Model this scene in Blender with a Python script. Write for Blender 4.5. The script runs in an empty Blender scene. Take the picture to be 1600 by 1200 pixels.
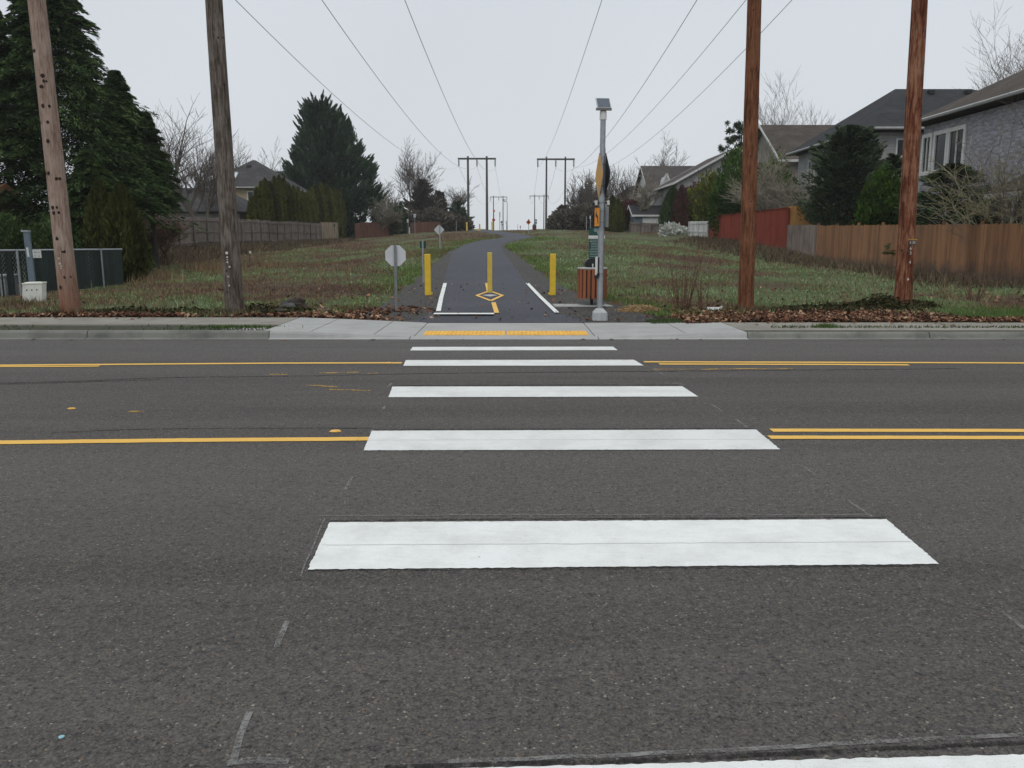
import bpy, math, random
import numpy as np
from mathutils import Vector, Matrix
R = math.radians
rng = np.random.default_rng(7)
random.seed(7)
S = bpy.context.scene
C = S.collection

# ------------------------------------------------------------------ camera
F = 1290.0; CX, CY = 800.0, 600.0; H = 1.6; PITCH = R(9.894)
cd = bpy.data.cameras.new('camera'); cam = bpy.data.objects.new('camera', cd); C.objects.link(cam)
cam.location = (0, 0, H); cam.rotation_euler = (R(90) - PITCH, 0, 0)
cd.sensor_fit = 'HORIZONTAL'; cd.sensor_width = 36.0; cd.lens = 36.0 * F / 1600.0
cd.clip_start = 0.05; cd.clip_end = 4000
S.camera = cam

# ------------------------------------------------------------------ overcast sky, soft sun, exposure
SUN_EL, SUN_AZ = 48, 200          # azimuth clockwise from +Y
w = bpy.data.worlds.new('World'); S.world = w; w.use_nodes = True
nt = w.node_tree; nt.nodes.clear()
out = nt.nodes.new('ShaderNodeOutputWorld'); bg = nt.nodes.new('ShaderNodeBackground')
sky = nt.nodes.new('ShaderNodeTexSky'); sky.sky_type = 'NISHITA'; sky.sun_disc = False
sky.sun_elevation = R(SUN_EL); sky.sun_rotation = R(SUN_AZ); sky.air_density = 1.0; sky.dust_density = 4.0
hs = nt.nodes.new('ShaderNodeHueSaturation'); hs.inputs['Saturation'].default_value = 0.25
nt.links.new(sky.outputs['Color'], hs.inputs['Color'])
# cloud deck: even grey low down, brighter overhead
tc = nt.nodes.new('ShaderNodeTexCoord'); sx = nt.nodes.new('ShaderNodeSeparateXYZ')
nt.links.new(tc.outputs['Generated'], sx.inputs[0])
ramp = nt.nodes.new('ShaderNodeValToRGB'); nt.links.new(sx.outputs['Z'], ramp.inputs['Fac'])
el = ramp.color_ramp.elements
el[0].position = 0.0; el[0].color = (8.3, 8.75, 9.2, 1)
el[1].position = 1.0; el[1].color = (15.0, 15.6, 16.2, 1)
e = el.new(0.12); e.color = (8.1, 8.6, 9.1, 1)
e = el.new(0.30); e.color = (7.8, 8.35, 8.95, 1)
e = el.new(0.45); e.color = (9.6, 10.2, 10.9, 1)
nz = nt.nodes.new('ShaderNodeTexNoise'); nz.inputs['Scale'].default_value = 1.4; nz.inputs['Detail'].default_value = 3
nt.links.new(tc.outputs['Generated'], nz.inputs['Vector'])
mr = nt.nodes.new('ShaderNodeMapRange'); mr.inputs['To Min'].default_value = 0.95; mr.inputs['To Max'].default_value = 1.05
mr.inputs['From Min'].default_value = 0.3; mr.inputs['From Max'].default_value = 0.7
nt.links.new(nz.outputs['Fac'], mr.inputs['Value'])
vm = nt.nodes.new('ShaderNodeVectorMath'); vm.operation = 'SCALE'
nt.links.new(ramp.outputs['Color'], vm.inputs[0]); nt.links.new(mr.outputs['Result'], vm.inputs['Scale'])
mx = nt.nodes.new('ShaderNodeMix'); mx.data_type = 'RGBA'; mx.inputs['Factor'].default_value = 0.93
nt.links.new(hs.outputs['Color'], mx.inputs['A']); nt.links.new(vm.outputs[0], mx.inputs['B'])
nt.links.new(mx.outputs['Result'], bg.inputs['Color']); bg.inputs['Strength'].default_value = 0.085
nt.links.new(bg.outputs[0], out.inputs[0])
sd = bpy.data.lights.new('sun', 'SUN'); sd.energy = 0.6; sd.angle = R(25); sd.color = (1.0, 0.97, 0.93)
so = bpy.data.objects.new('sun', sd); C.objects.link(so)
_d = Vector((math.sin(R(SUN_AZ)) * math.cos(R(SUN_EL)), math.cos(R(SUN_AZ)) * math.cos(R(SUN_EL)), math.sin(R(SUN_EL))))
so.rotation_euler = _d.to_track_quat('Z', 'Y').to_euler()
S.view_settings.view_transform = 'Standard'; S.view_settings.look = 'None'
S.view_settings.exposure = 0.0; S.view_settings.gamma = 1.0
S.cycles.use_denoising = True; S.cycles.denoising_prefilter = 'ACCURATE'; S.cycles.max_bounces = 6; S.cycles.volume_bounces = 1

# ------------------------------------------------------------------ photo <-> world helpers
cp, sp = math.cos(PITCH), math.sin(PITCH)
def W(x, y, D):
    """world point seen at photo pixel (x, y), at distance D along +Y"""
    u = (x - CX) / F; v = (CY - y) / F
    dy = cp + v * sp; dz = v * cp - sp
    k = D / dy
    return Vector((u * k, D, H + dz * k))
def PX(p):
    X, Y, Z = p[0], p[1], p[2] - H
    f = Y * cp - Z * sp; u = Y * sp + Z * cp
    return CX + F * X / f, CY - F * u / f

# ------------------------------------------------------------------ terrain height
_cols = [-400, -60, -30, -20, -17.5, -12, -4.5, -2.0, 1.6, 4.5, 9, 12.5, 15, 30, 60, 400]
_rows = [14.8, 15.25, 16, 17, 21, 24.5, 28, 31.5, 39.5, 46, 55, 65, 78, 92, 100, 130, 200, 350, 900, 3000]
_cent = [-.03, .0, .025, .095, .215, .336, .51, .695, 1.035, 1.22, 1.56, 1.77, 2.19, 2.53, 2.74, 3.0, 3.5, 5.3, 6.5, 6.5]
_hm20 = [.05, .09, .12, .12, .15, .3, .5, .8, 1.0, 1.08, 1.2, 1.28, 1.38, 1.5, 1.6, 2.75, 4.05, 6.1, 9.5, 9.5]
_hm17 = [.05, .09, .12, .12, .12, .13, .15, .18, .25, .34, .65, .85, 1.15, 1.45, 1.7, 2.75, 4.05, 6.1, 9.5, 9.5]
_hm12 = [.05, .09, .12, .12, .13, .14, .16, .2, .35, .6, .9, 1.15, 1.6, 2.0, 2.3, 2.8, 4.05, 6.1, 9.5, 9.5]
_hm4 = [.05, .09, .12, .13, .20, .30, .46, .62, .95, 1.12, 1.4, 1.65, 2.1, 2.5, 2.7, 3.0, 3.5, 5.5, 7.0, 7.0]
_hp4 = [.05, .09, .10, .12, .21, .32, .48, .66, 1.0, 1.2, 1.52, 1.8, 2.2, 2.55, 2.76, 3.0, 3.5, 5.5, 7.0, 7.0]
_hp9 = [.05, .09, .10, .13, .18, .25, .36, .48, .72, .95, 1.3, 1.65, 2.1, 2.5, 2.7, 3.0, 4.05, 6.1, 9.5, 9.5]
_hp12 = [.05, .09, .10, .13, .19, .23, .28, .36, .50, .66, 1.0, 1.45, 2.0, 2.4, 2.65, 3.0, 4.05, 6.1, 9.5, 9.5]
_hp15 = [.05, .09, .10, .13, .20, .24, .28, .34, .48, .95, 1.4, 1.7, 2.2, 2.6, 2.8, 3.1, 4.05, 6.1, 9.5, 9.5]
_hp30 = [.05, .09, .10, .2, .5, .7, .9, 1.0, 1.2, 1.4, 1.6, 1.9, 2.3, 2.7, 2.9, 3.2, 4.05, 6.1, 9.5, 9.5]
_T = np.array([_hm20, _hm20, _hm20, _hm20, _hm17, _hm12, _hm4, _cent, _cent, _hp4, _hp9, _hp12, _hp15, _hp30, _hp30, _hp30]).T
_cols = np.array(_cols, float); _rows = np.array(_rows, float)
PATH_C = [(15.9, -.17, 1.9), (17.1, -.33, 1.34), (20, -.52, 1.30), (24.5, -.80, 1.27), (31.5, -1.2, 1.25), (39.5, -1.6, 1.25), (46, -1.72, 1.12),
          (50.5, -1.5, 1.05), (55, -.9, 1.0), (60, -.1, 1.0), (66, .5, 1.0), (73, .2, 1.0), (81, -1.1, 1.05), (90, -2.3, 1.1), (100, -3.9, 1.2), (112, -4.8, 1.2)]
_pc = np.array(PATH_C)
def pathx(Y): return np.interp(Y, _pc[:, 0], _pc[:, 1])
def _hbase(X, Y):
    X = np.clip(X, _cols[0], _cols[-1]); Y = np.clip(Y, _rows[0], _rows[-1])
    i = np.clip(np.searchsorted(_cols, X, side='right') - 1, 0, len(_cols) - 2)
    j = np.clip(np.searchsorted(_rows, Y, side='right') - 1, 0, len(_rows) - 2)
    tx = (X - _cols[i]) / (_cols[i + 1] - _cols[i]); ty = (Y - _rows[j]) / (_rows[j + 1] - _rows[j])
    tx = tx * tx * (3 - 2 * tx)
    return (_T[j, i] * (1 - tx) + _T[j, i + 1] * tx) * (1 - ty) + (_T[j + 1, i] * (1 - tx) + _T[j + 1, i + 1] * tx) * ty
def hgt(X, Y):
    X = np.asarray(X, float); Y = np.asarray(Y, float)
    z = _hbase(X, Y)
    far = np.clip((Y - 17) / 3, 0, 1)
    off = np.clip((np.abs(X - pathx(Y)) - 2.3) / 1.5, 0, 1)
    n = (np.sin(X * 1.9 + Y * .7) * np.sin(Y * 1.3 - X * .5) * .03 + np.sin(X * .55 + 1.3) * np.sin(Y * .41 + .5) * .05
         + np.sin(X * 4.1 + Y * 2.3) * np.sin(Y * 3.7 - X * 1.1) * .012)
    return z + n * far * off
def hz(x, y): return float(hgt(x, y))
def G(x, y, zoff=0.0, flat=None):
    """world point where the ray of a photo pixel meets the ground (or the flat road, flat=z)"""
    u = (x - CX) / F; v = (CY - y) / F
    dy = cp + v * sp; dz = v * cp - sp
    if flat is not None:
        k = (flat - H) / dz; return Vector((u * k, dy * k, flat))
    D = 14.0
    while D < 400:
        k = D / dy
        if H + dz * k <= hz(u * k, D) + zoff: break
        D += 0.05
    k = D / dy
    return Vector((u * k, D, hz(u * k, D) + zoff))

# ------------------------------------------------------------------ materials
_m = {}
def nodes_of(name, rough=0.8, spec=0.3):
    m = bpy.data.materials.new(name); m.use_nodes = True
    t = m.node_tree; b = t.nodes['Principled BSDF']
    b.inputs['Roughness'].default_value = rough; b.inputs['Specular IOR Level'].default_value = spec
    return m, t, b
def noise(t, scale, detail=4, vec=None, rough=0.6, stretch=None):
    n = t.nodes.new('ShaderNodeTexNoise'); n.inputs['Scale'].default_value = scale
    n.inputs['Detail'].default_value = detail; n.inputs['Roughness'].default_value = rough
    c = t.nodes.new('ShaderNodeTexCoord')
    src = c.outputs['Object']
    if vec == 'pos':
        g = t.nodes.new('ShaderNodeNewGeometry'); src = g.outputs['Position']
    if stretch:
        mp = t.nodes.new('ShaderNodeMapping'); mp.inputs['Scale'].default_value = stretch
        t.links.new(src, mp.inputs['Vector']); src = mp.outputs[0]
    t.links.new(src, n.inputs['Vector'])
    return n.outputs['Fac']
def cramp(t, fac, stops):
    r = t.nodes.new('ShaderNodeValToRGB'); t.links.new(fac, r.inputs['Fac'])
    e = r.color_ramp.elements
    while len(e) < len(stops): e.new(0.5)
    for k, (p, c) in enumerate(stops):
        e[k].position = p; e[k].color = (*c, 1)
    return r.outputs['Color']
def mixc(t, a, b, f, mode='MIX'):
    n = t.nodes.new('ShaderNodeMix'); n.data_type = 'RGBA'; n.blend_type = mode
    for s, v in (('A', a), ('B', b)):
        if isinstance(v, tuple): n.inputs[s].default_value = (*v, 1)
        else: t.links.new(v, n.inputs[s])
    if isinstance(f, (int, float)): n.inputs['Factor'].default_value = f
    else: t.links.new(f, n.inputs['Factor'])
    return n.outputs['Result']
def mapr(t, v, a, b, c=0.0, d=1.0):
    n = t.nodes.new('ShaderNodeMapRange'); t.links.new(v, n.inputs['Value'])
    for k, x in zip(('From Min', 'From Max', 'To Min', 'To Max'), (a, b, c, d)): n.inputs[k].default_value = x
    return n.outputs['Result']
def math_(t, op, a, b=None):
    n = t.nodes.new('ShaderNodeMath'); n.operation = op
    for k, v in enumerate((a, b)):
        if v is None: continue
        if isinstance(v, (int, float)): n.inputs[k].default_value = v
        else: t.links.new(v, n.inputs[k])
    return n.outputs[0]
def bump(t, b, h, strength=0.3, dist=0.01):
    n = t.nodes.new('ShaderNodeBump'); n.inputs['Strength'].default_value = strength; n.inputs['Distance'].default_value = dist
    t.links.new(h, n.inputs['Height']); t.links.new(n.outputs[0], b.inputs['Normal'])
def attr(t, name='tint'):
    a = t.nodes.new('ShaderNodeAttribute'); a.attribute_name = name; return a.outputs['Fac']
def plain(name, c1, c2=None, scale=6, rough=0.7, tint=0.0, bmp=0.0, metal=0.0, stretch=None, spec=0.3, detail=5, lo=.35, hi=.65):
    """noise between two base colours, plus a per-face lightness attribute"""
    if name in _m: return _m[name]
    m, t, b = nodes_of(name, rough, spec)
    c2 = c2 or tuple(x * .8 for x in c1)
    n = noise(t, scale, detail, stretch=stretch)
    col = cramp(t, n, [(lo, c1), (hi, c2)])
    if tint:
        f = mapr(t, attr(t), 0, 1, 1 - tint, 1 + tint)
        v = t.nodes.new('ShaderNodeVectorMath'); v.operation = 'SCALE'
        t.links.new(col, v.inputs[0]); t.links.new(f, v.inputs['Scale']); col = v.outputs[0]
    t.links.new(col, b.inputs['Base Color'])
    b.inputs['Metallic'].default_value = metal
    if bmp: bump(t, b, n, bmp, 0.02)
    _m[name] = m; return m
def foliage(name, dark, light, warm=None, scale=.6):
    if name in _m: return _m[name]
    m, t, b = nodes_of(name, 0.9, 0.08)
    n = noise(t, scale, 3)
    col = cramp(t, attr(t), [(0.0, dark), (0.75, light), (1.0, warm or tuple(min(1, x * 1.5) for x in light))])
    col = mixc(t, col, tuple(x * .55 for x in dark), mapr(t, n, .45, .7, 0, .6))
    t.links.new(col, b.inputs['Base Color'])
    _m[name] = m; return m

def asphalt(name, base, dark, speck, seedscale=1.0, streaks=True, specamt=.5, worn=(.105, .1, .094)):
    m, t, b = nodes_of(name, 0.85, 0.35)
    big = noise(t, .5, 4, 'pos', stretch=(.22, 1.3, 1) if streaks else (1, 1, 1))
    col = mixc(t, base, tuple(x * 1.32 for x in base), mapr(t, big, .38, .64))
    if streaks:
        bd = noise(t, 1.0, 3, 'pos', .5, stretch=(.05, 1.0, 1)); bd2 = noise(t, 2.6, 4, 'pos', .6, stretch=(.12, 1.0, 1))
        col = mixc(t, col, tuple(x * .62 for x in base), mapr(t, bd, .48, .64, 0, .8)); col = mixc(t, col, tuple(x * 1.5 for x in base), mapr(t, bd2, .50, .68, 0, .55))
        g_ = t.nodes.new('ShaderNodeNewGeometry'); q_ = t.nodes.new('ShaderNodeSeparateXYZ'); t.links.new(g_.outputs['Position'], q_.inputs[0])
        lane = math_(t, 'MULTIPLY', mapr(t, q_.outputs['Y'], 11.0, 11.7), mapr(t, bd2, .3, .6, .6, 1)); col = mixc(t, col, (.088, .084, .082), math_(t, 'MULTIPLY', lane, .6))
        near = math_(t, 'MULTIPLY', mapr(t, q_.outputs['Y'], 3.9, 4.8), mapr(t, q_.outputs['Y'], 6.9, 6.0)); col = mixc(t, col, (.085, .079, .072), math_(t, 'MULTIPLY', near, .55))
    mid = noise(t, 5, 4, 'pos')
    col = mixc(t, col, dark, mapr(t, mid, .45, .75, 0, .3))
    v = t.nodes.new('ShaderNodeTexVoronoi'); v.inputs['Scale'].default_value = 125 * seedscale
    g = t.nodes.new('ShaderNodeNewGeometry'); t.links.new(g.outputs['Position'], v.inputs['Vector'])
    sp_ = t.nodes.new('ShaderNodeSeparateColor'); t.links.new(v.outputs['Color'], sp_.inputs[0])
    # single stones: many slightly lighter, a few pale or warm ones
    col = mixc(t, col, speck, mapr(t, sp_.outputs['Red'], .35, 1.0, 0, specamt * 1.25))
    col = mixc(t, col, (.34, .31, .25), mapr(t, sp_.outputs['Green'], .985, .995, 0, .6))
    col = mixc(t, col, (.22, .14, .08), mapr(t, sp_.outputs['Blue'], .985, .995, 0, .5))
    f2 = noise(t, 60 * seedscale, 3, 'pos', .7)
    pit = mapr(t, f2, .43, .33, 0, .85)
    col = mixc(t, col, tuple(x * .3 for x in dark), pit)
    bl = noise(t, 24 * seedscale, 4, 'pos', .75); col = mixc(t, col, tuple(x * .55 for x in dark), mapr(t, bl, .545, .66, 0, .75)); col = mixc(t, col, speck, mapr(t, bl, .44, .34, 0, .45))
    pale = noise(t, 1.1, 5, 'pos', .7)
    col = mixc(t, col, worn, mapr(t, pale, .62, .78, 0, .35))
    t.links.new(col, b.inputs['Base Color'])
    hh = math_(t, 'SUBTRACT', math_(t, 'MULTIPLY', v.outputs['Distance'], -.6), math_(t, 'MULTIPLY', pit, .8))
    bump(t, b, hh, .75, .006)
    return m
M_ROAD = asphalt('road_asphalt', (.050, .0455, .0425), (.026, .023, .021), (.135, .122, .104))
M_PATH = asphalt('path_asphalt', (.043, .046, .057), (.030, .032, .039), (.07, .073, .085), streaks=False, specamt=.35)
M_GRAVEL = asphalt('shoulder_gravel', (.024, .021, .0185), (.010, .009, .008), (.085, .078, .07), .35, False, .6)

def paint(name, c, wear, chip=.5, stones=True):
    m, t, b = nodes_of(name, .6, .35)
    n = noise(t, 3, 5, 'pos', .7); f = noise(t, 150, 2, 'pos', .6)
    col = mixc(t, c, tuple(x * .9 for x in c), mapr(t, n, .4, .7))
    col = mixc(t, col, wear, mapr(t, f, .36, .27, 0, chip))
    v = t.nodes.new('ShaderNodeTexVoronoi'); v.inputs['Scale'].default_value = 60
    g = t.nodes.new('ShaderNodeNewGeometry'); t.links.new(g.outputs['Position'], v.inputs['Vector'])
    t.links.new(col, b.inputs['Base Color'])
    bump(t, b, math_(t, 'ADD', f, v.outputs['Distance']), .35, .004)
    return m
def white_mat(name='white_road_paint', w1=(.72, .73, .71), w2=(.60, .605, .58)):
    m, t, b = nodes_of(name, .65, .3)
    f = noise(t, 170, 2, 'pos', .6); g = noise(t, 2.2, 6, 'pos', .75); st = noise(t, 9, 5, 'pos', .75, stretch=(.5, 4, 1)); v = noise(t, 28, 4, 'pos', .7)
    col = mixc(t, w1, w2, mapr(t, g, .42, .66))
    col = mixc(t, col, (.50, .50, .48), mapr(t, st, .55, .72, 0, .55))
    col = mixc(t, col, (.30, .29, .28), mapr(t, f, .37, .28, 0, .8))
    k = math_(t, 'ADD', math_(t, 'MULTIPLY', v, .6), math_(t, 'MULTIPLY', g, .4))
    col = mixc(t, col, (.10, .095, .09), mapr(t, k, .345, .325, 0, .9))
    t.links.new(col, b.inputs['Base Color']); bump(t, b, math_(t, 'ADD', f, v), .5, .004); return m
M_WHITE = white_mat(); M_WHITE_DULL = white_mat('dull_road_paint', (.66, .665, .645), (.55, .55, .53))
M_YELLOW = paint('yellow_road_paint', (.72, .42, .07), (.12, .1, .07))
M_GHOST = paint('faded_grey_marking', (.17, .17, .17), (.06, .057, .055), .95)
def worn(name, c, lo, hi, scale=55, rough=.85, c2=None):
    """thin worn layer: the road shows through where it has gone"""
    m, t, b = nodes_of(name, rough, .2); f = noise(t, scale, 4, 'pos', .75); g = noise(t, 6, 4, 'pos', .65)
    k = math_(t, 'ADD', math_(t, 'MULTIPLY', f, .6), math_(t, 'MULTIPLY', g, .4))
    t.links.new(mixc(t, c, c2 or tuple(x * .75 for x in c), mapr(t, f, .4, .6)), b.inputs['Base Color'])
    tr = t.nodes.new('ShaderNodeBsdfTransparent'); mx_ = t.nodes.new('ShaderNodeMixShader'); o = t.nodes['Material Output']
    t.links.new(mapr(t, k, lo, hi), mx_.inputs[0]); t.links.new(tr.outputs[0], mx_.inputs[1]); t.links.new(b.outputs[0], mx_.inputs[2]); t.links.new(mx_.outputs[0], o.inputs['Surface'])
    return m
M_GHOST = worn('worn_layout_mark', (.25, .245, .235), .42, .60)
M_WHITE_OLD = None
M_TAR = worn('dark_asphalt_seam', (.022, .0205, .019), .40, .60, 40)
M_WORNY = worn('worn_yellow_paint', (.50, .30, .07), .45, .54, 40)

def concrete(name, c, dirt=.45):
    m, t, b = nodes_of(name, .88, .2)
    n = noise(t, 1.3, 6, 'pos', .7); f = noise(t, 45, 3, 'pos', .7)
    s = noise(t, 6, 4, 'pos', .6, stretch=(.4, 3, 1))
    col = mixc(t, c, tuple(x * (1 - dirt) for x in c), mapr(t, n, .42, .72))
    col = mixc(t, col, tuple(min(1, x * 1.2) for x in c), mapr(t, s, .5, .75, 0, .5))
    col = mixc(t, col, tuple(x * .5 for x in c), mapr(t, f, .36, .26, 0, .6))
    t.links.new(col, b.inputs['Base Color']); bump(t, b, f, .25, .004)
    _m[name] = m; return m
M_CONC_NEW = concrete('new_concrete', (.34, .34, .325), .2)
M_CONC_OLD = concrete('old_concrete', (.24, .225, .19), .35)
M_KERB = concrete('kerb_concrete', (.19, .19, .17), .5)

def ground_mat():
    m, t, b = nodes_of('field_ground', .95, .1)
    a = noise(t, .20, 4, 'pos', .6); d = noise(t, 2.6, 5, 'pos', .7); e = noise(t, 18, 3, 'pos', .7)
    s = math_(t, 'ADD', math_(t, 'MULTIPLY', a, 1.35), math_(t, 'MULTIPLY', d, .55)); s = math_(t, 'SUBTRACT', s, .445); gx_ = t.nodes.new('ShaderNodeNewGeometry'); qx_ = t.nodes.new('ShaderNodeSeparateXYZ'); t.links.new(gx_.outputs['Position'], qx_.inputs[0]); s = math_(t, 'ADD', s, mapr(t, qx_.outputs['X'], -2, 4, .012, .065))
    col = cramp(t, s, [(.34, (.07, .042, .028)), (.46, (.11, .078, .05)), (.51, (.10, .09, .045)), (.57, (.085, .115, .045)), (.66, (.13, .15, .075))])
    col = mixc(t, col, (.022, .018, .013), mapr(t, e, .40, .60, .55, 0))
    # bark mulch and soil right behind the pavement
    g = t.nodes.new('ShaderNodeNewGeometry'); q = t.nodes.new('ShaderNodeSeparateXYZ'); t.links.new(g.outputs['Position'], q.inputs[0])
    edge = math_(t, 'ADD', q.outputs['Y'], math_(t, 'MULTIPLY', d, 2.0))
    col = mixc(t, (.035, .024, .017), col, mapr(t, edge, 17.6, 18.3))
    t.links.new(col, b.inputs['Base Color']); bump(t, b, e, .8, .05)
    return m
M_GROUND = ground_mat()
def grass_mat():
    m, t, b = nodes_of('grass_blades', .8, .2)
    a = noise(t, .20, 4, 'pos', .6); d = noise(t, 2.6, 5, 'pos', .7)
    s = math_(t, 'ADD', math_(t, 'MULTIPLY', a, 1.35), math_(t, 'MULTIPLY', d, .55)); s = math_(t, 'SUBTRACT', s, .445); gx_ = t.nodes.new('ShaderNodeNewGeometry'); qx_ = t.nodes.new('ShaderNodeSeparateXYZ'); t.links.new(gx_.outputs['Position'], qx_.inputs[0]); s = math_(t, 'ADD', s, mapr(t, qx_.outputs['X'], -2, 4, .012, .065))
    col = cramp(t, s, [(.34, (.15, .085, .055)), (.44, (.19, .135, .085)), (.50, (.18, .165, .08)), (.56, (.165, .225, .085)), (.64, (.225, .295, .145)), (.74, (.17, .18, .09))])
    f = mapr(t, attr(t), 0, 1, .5, 1.35)
    v = t.nodes.new('ShaderNodeVectorMath'); v.operation = 'SCALE'
    t.links.new(col, v.inputs[0]); t.links.new(f, v.inputs['Scale'])
    t.links.new(v.outputs[0], b.inputs['Base Color'])
    return m
M_GRASS = grass_mat()

def wood(name, c1, c2, sc=9, tint=.2, rough=.85, sz=.05, dark=None, stain=0):
    if name in _m: return _m[name]
    m, t, b = nodes_of(name, rough, .15)
    n = noise(t, sc, 6, stretch=(1, 1, sz)); n2 = noise(t, 1.1, 3)
    col = cramp(t, n, [(.3, c1), (.5, c2), (.72, tuple(x * .55 for x in c1))])
    col = mixc(t, col, dark or tuple(x * .45 for x in c1), mapr(t, n2, .5, .72, 0, .55))
    if stain:
        o_ = t.nodes.new('ShaderNodeTexCoord'); q = t.nodes.new('ShaderNodeSeparateXYZ'); t.links.new(o_.outputs['Object'], q.inputs[0])
        n5 = noise(t, 2.2, 5, rough=.7); col = mixc(t, col, (.075, .062, .052), mapr(t, math_(t, 'ADD', q.outputs['Z'], math_(t, 'MULTIPLY', n5, -.9)), stain, -.15, 0, .75))
    f = mapr(t, attr(t), 0, 1, 1 - tint, 1 + tint)
    v = t.nodes.new('ShaderNodeVectorMath'); v.operation = 'SCALE'
    t.links.new(col, v.inputs[0]); t.links.new(f, v.inputs['Scale'])
    t.links.new(v.outputs[0], b.inputs['Base Color']); bump(t, b, n, .5, .02)
    _m[name] = m; return m
M_GALV = plain('galvanised_steel', (.36, .38, .40), (.27, .29, .31), 14, .45, metal=.55, spec=.5)
M_GALV_FLAT = plain('aluminium_sheet', (.42, .44, .46), (.36, .38, .40), 5, .5, metal=.4, spec=.5)
M_STEELPOST = plain('grey_sign_post', (.20, .22, .24), (.15, .165, .18), 12, .55, metal=.3)
M_BLACK = plain('black_plastic', (.012, .012, .014), (.02, .02, .022), 20, .45)
M_WPLAST = plain('white_plastic', (.62, .62, .60), (.5, .5, .47), 9, .5)
M_YPOST = plain('yellow_painted_post', (.74, .50, .04), (.62, .41, .035), 7, .5, bmp=.05)
M_DARKPOST = plain('dark_timber', (.05, .04, .03), (.03, .024, .018), 9, .9)

# ------------------------------------------------------------------ mesh building
org = {}
def finish(name, me, mats, parent=None, loc=None):
    o = bpy.data.objects.new(name, me); C.objects.link(o)
    for m in (mats if isinstance(mats, (list, tuple)) else [mats]): me.materials.append(m)
    if parent is not None:
        o.parent = parent; org[o.name] = org.get(parent.name, Vector((0, 0, 0)))
    else:
        o.location = loc or (0, 0, 0); org[o.name] = Vector(loc or (0, 0, 0))
    return o
def npmesh(name, V, Fc, mats, parent=None, loc=None, tint=None, smooth=False, midx=None):
    """V (n,3) world coords, Fc (m,k) faces"""
    o_ = org.get(parent.name, Vector((0, 0, 0))) if parent is not None else Vector(loc or (0, 0, 0))
    V = np.asarray(V, np.float32) - np.array(o_, np.float32)
    Fc = np.asarray(Fc, np.int32); m, k = Fc.shape
    me = bpy.data.meshes.new(name)
    me.vertices.add(len(V)); me.vertices.foreach_set('co', V.ravel())
    me.loops.add(m * k); me.loops.foreach_set('vertex_index', Fc.ravel())
    me.polygons.add(m); me.polygons.foreach_set('loop_start', np.arange(0, m * k, k, dtype=np.int32))
    me.polygons.foreach_set('loop_total', np.full(m, k, np.int32))
    me.polygons.foreach_set('use_smooth', np.full(m, smooth))
    if midx is not None: me.polygons.foreach_set('material_index', np.asarray(midx, np.int32))
    if tint is not None:
        a = me.attributes.new('tint', 'FLOAT', 'FACE'); a.data.foreach_set('value', np.asarray(tint, np.float32))
    me.update(calc_edges=True); me.validate()
    return finish(name, me, mats, parent, loc)
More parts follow.
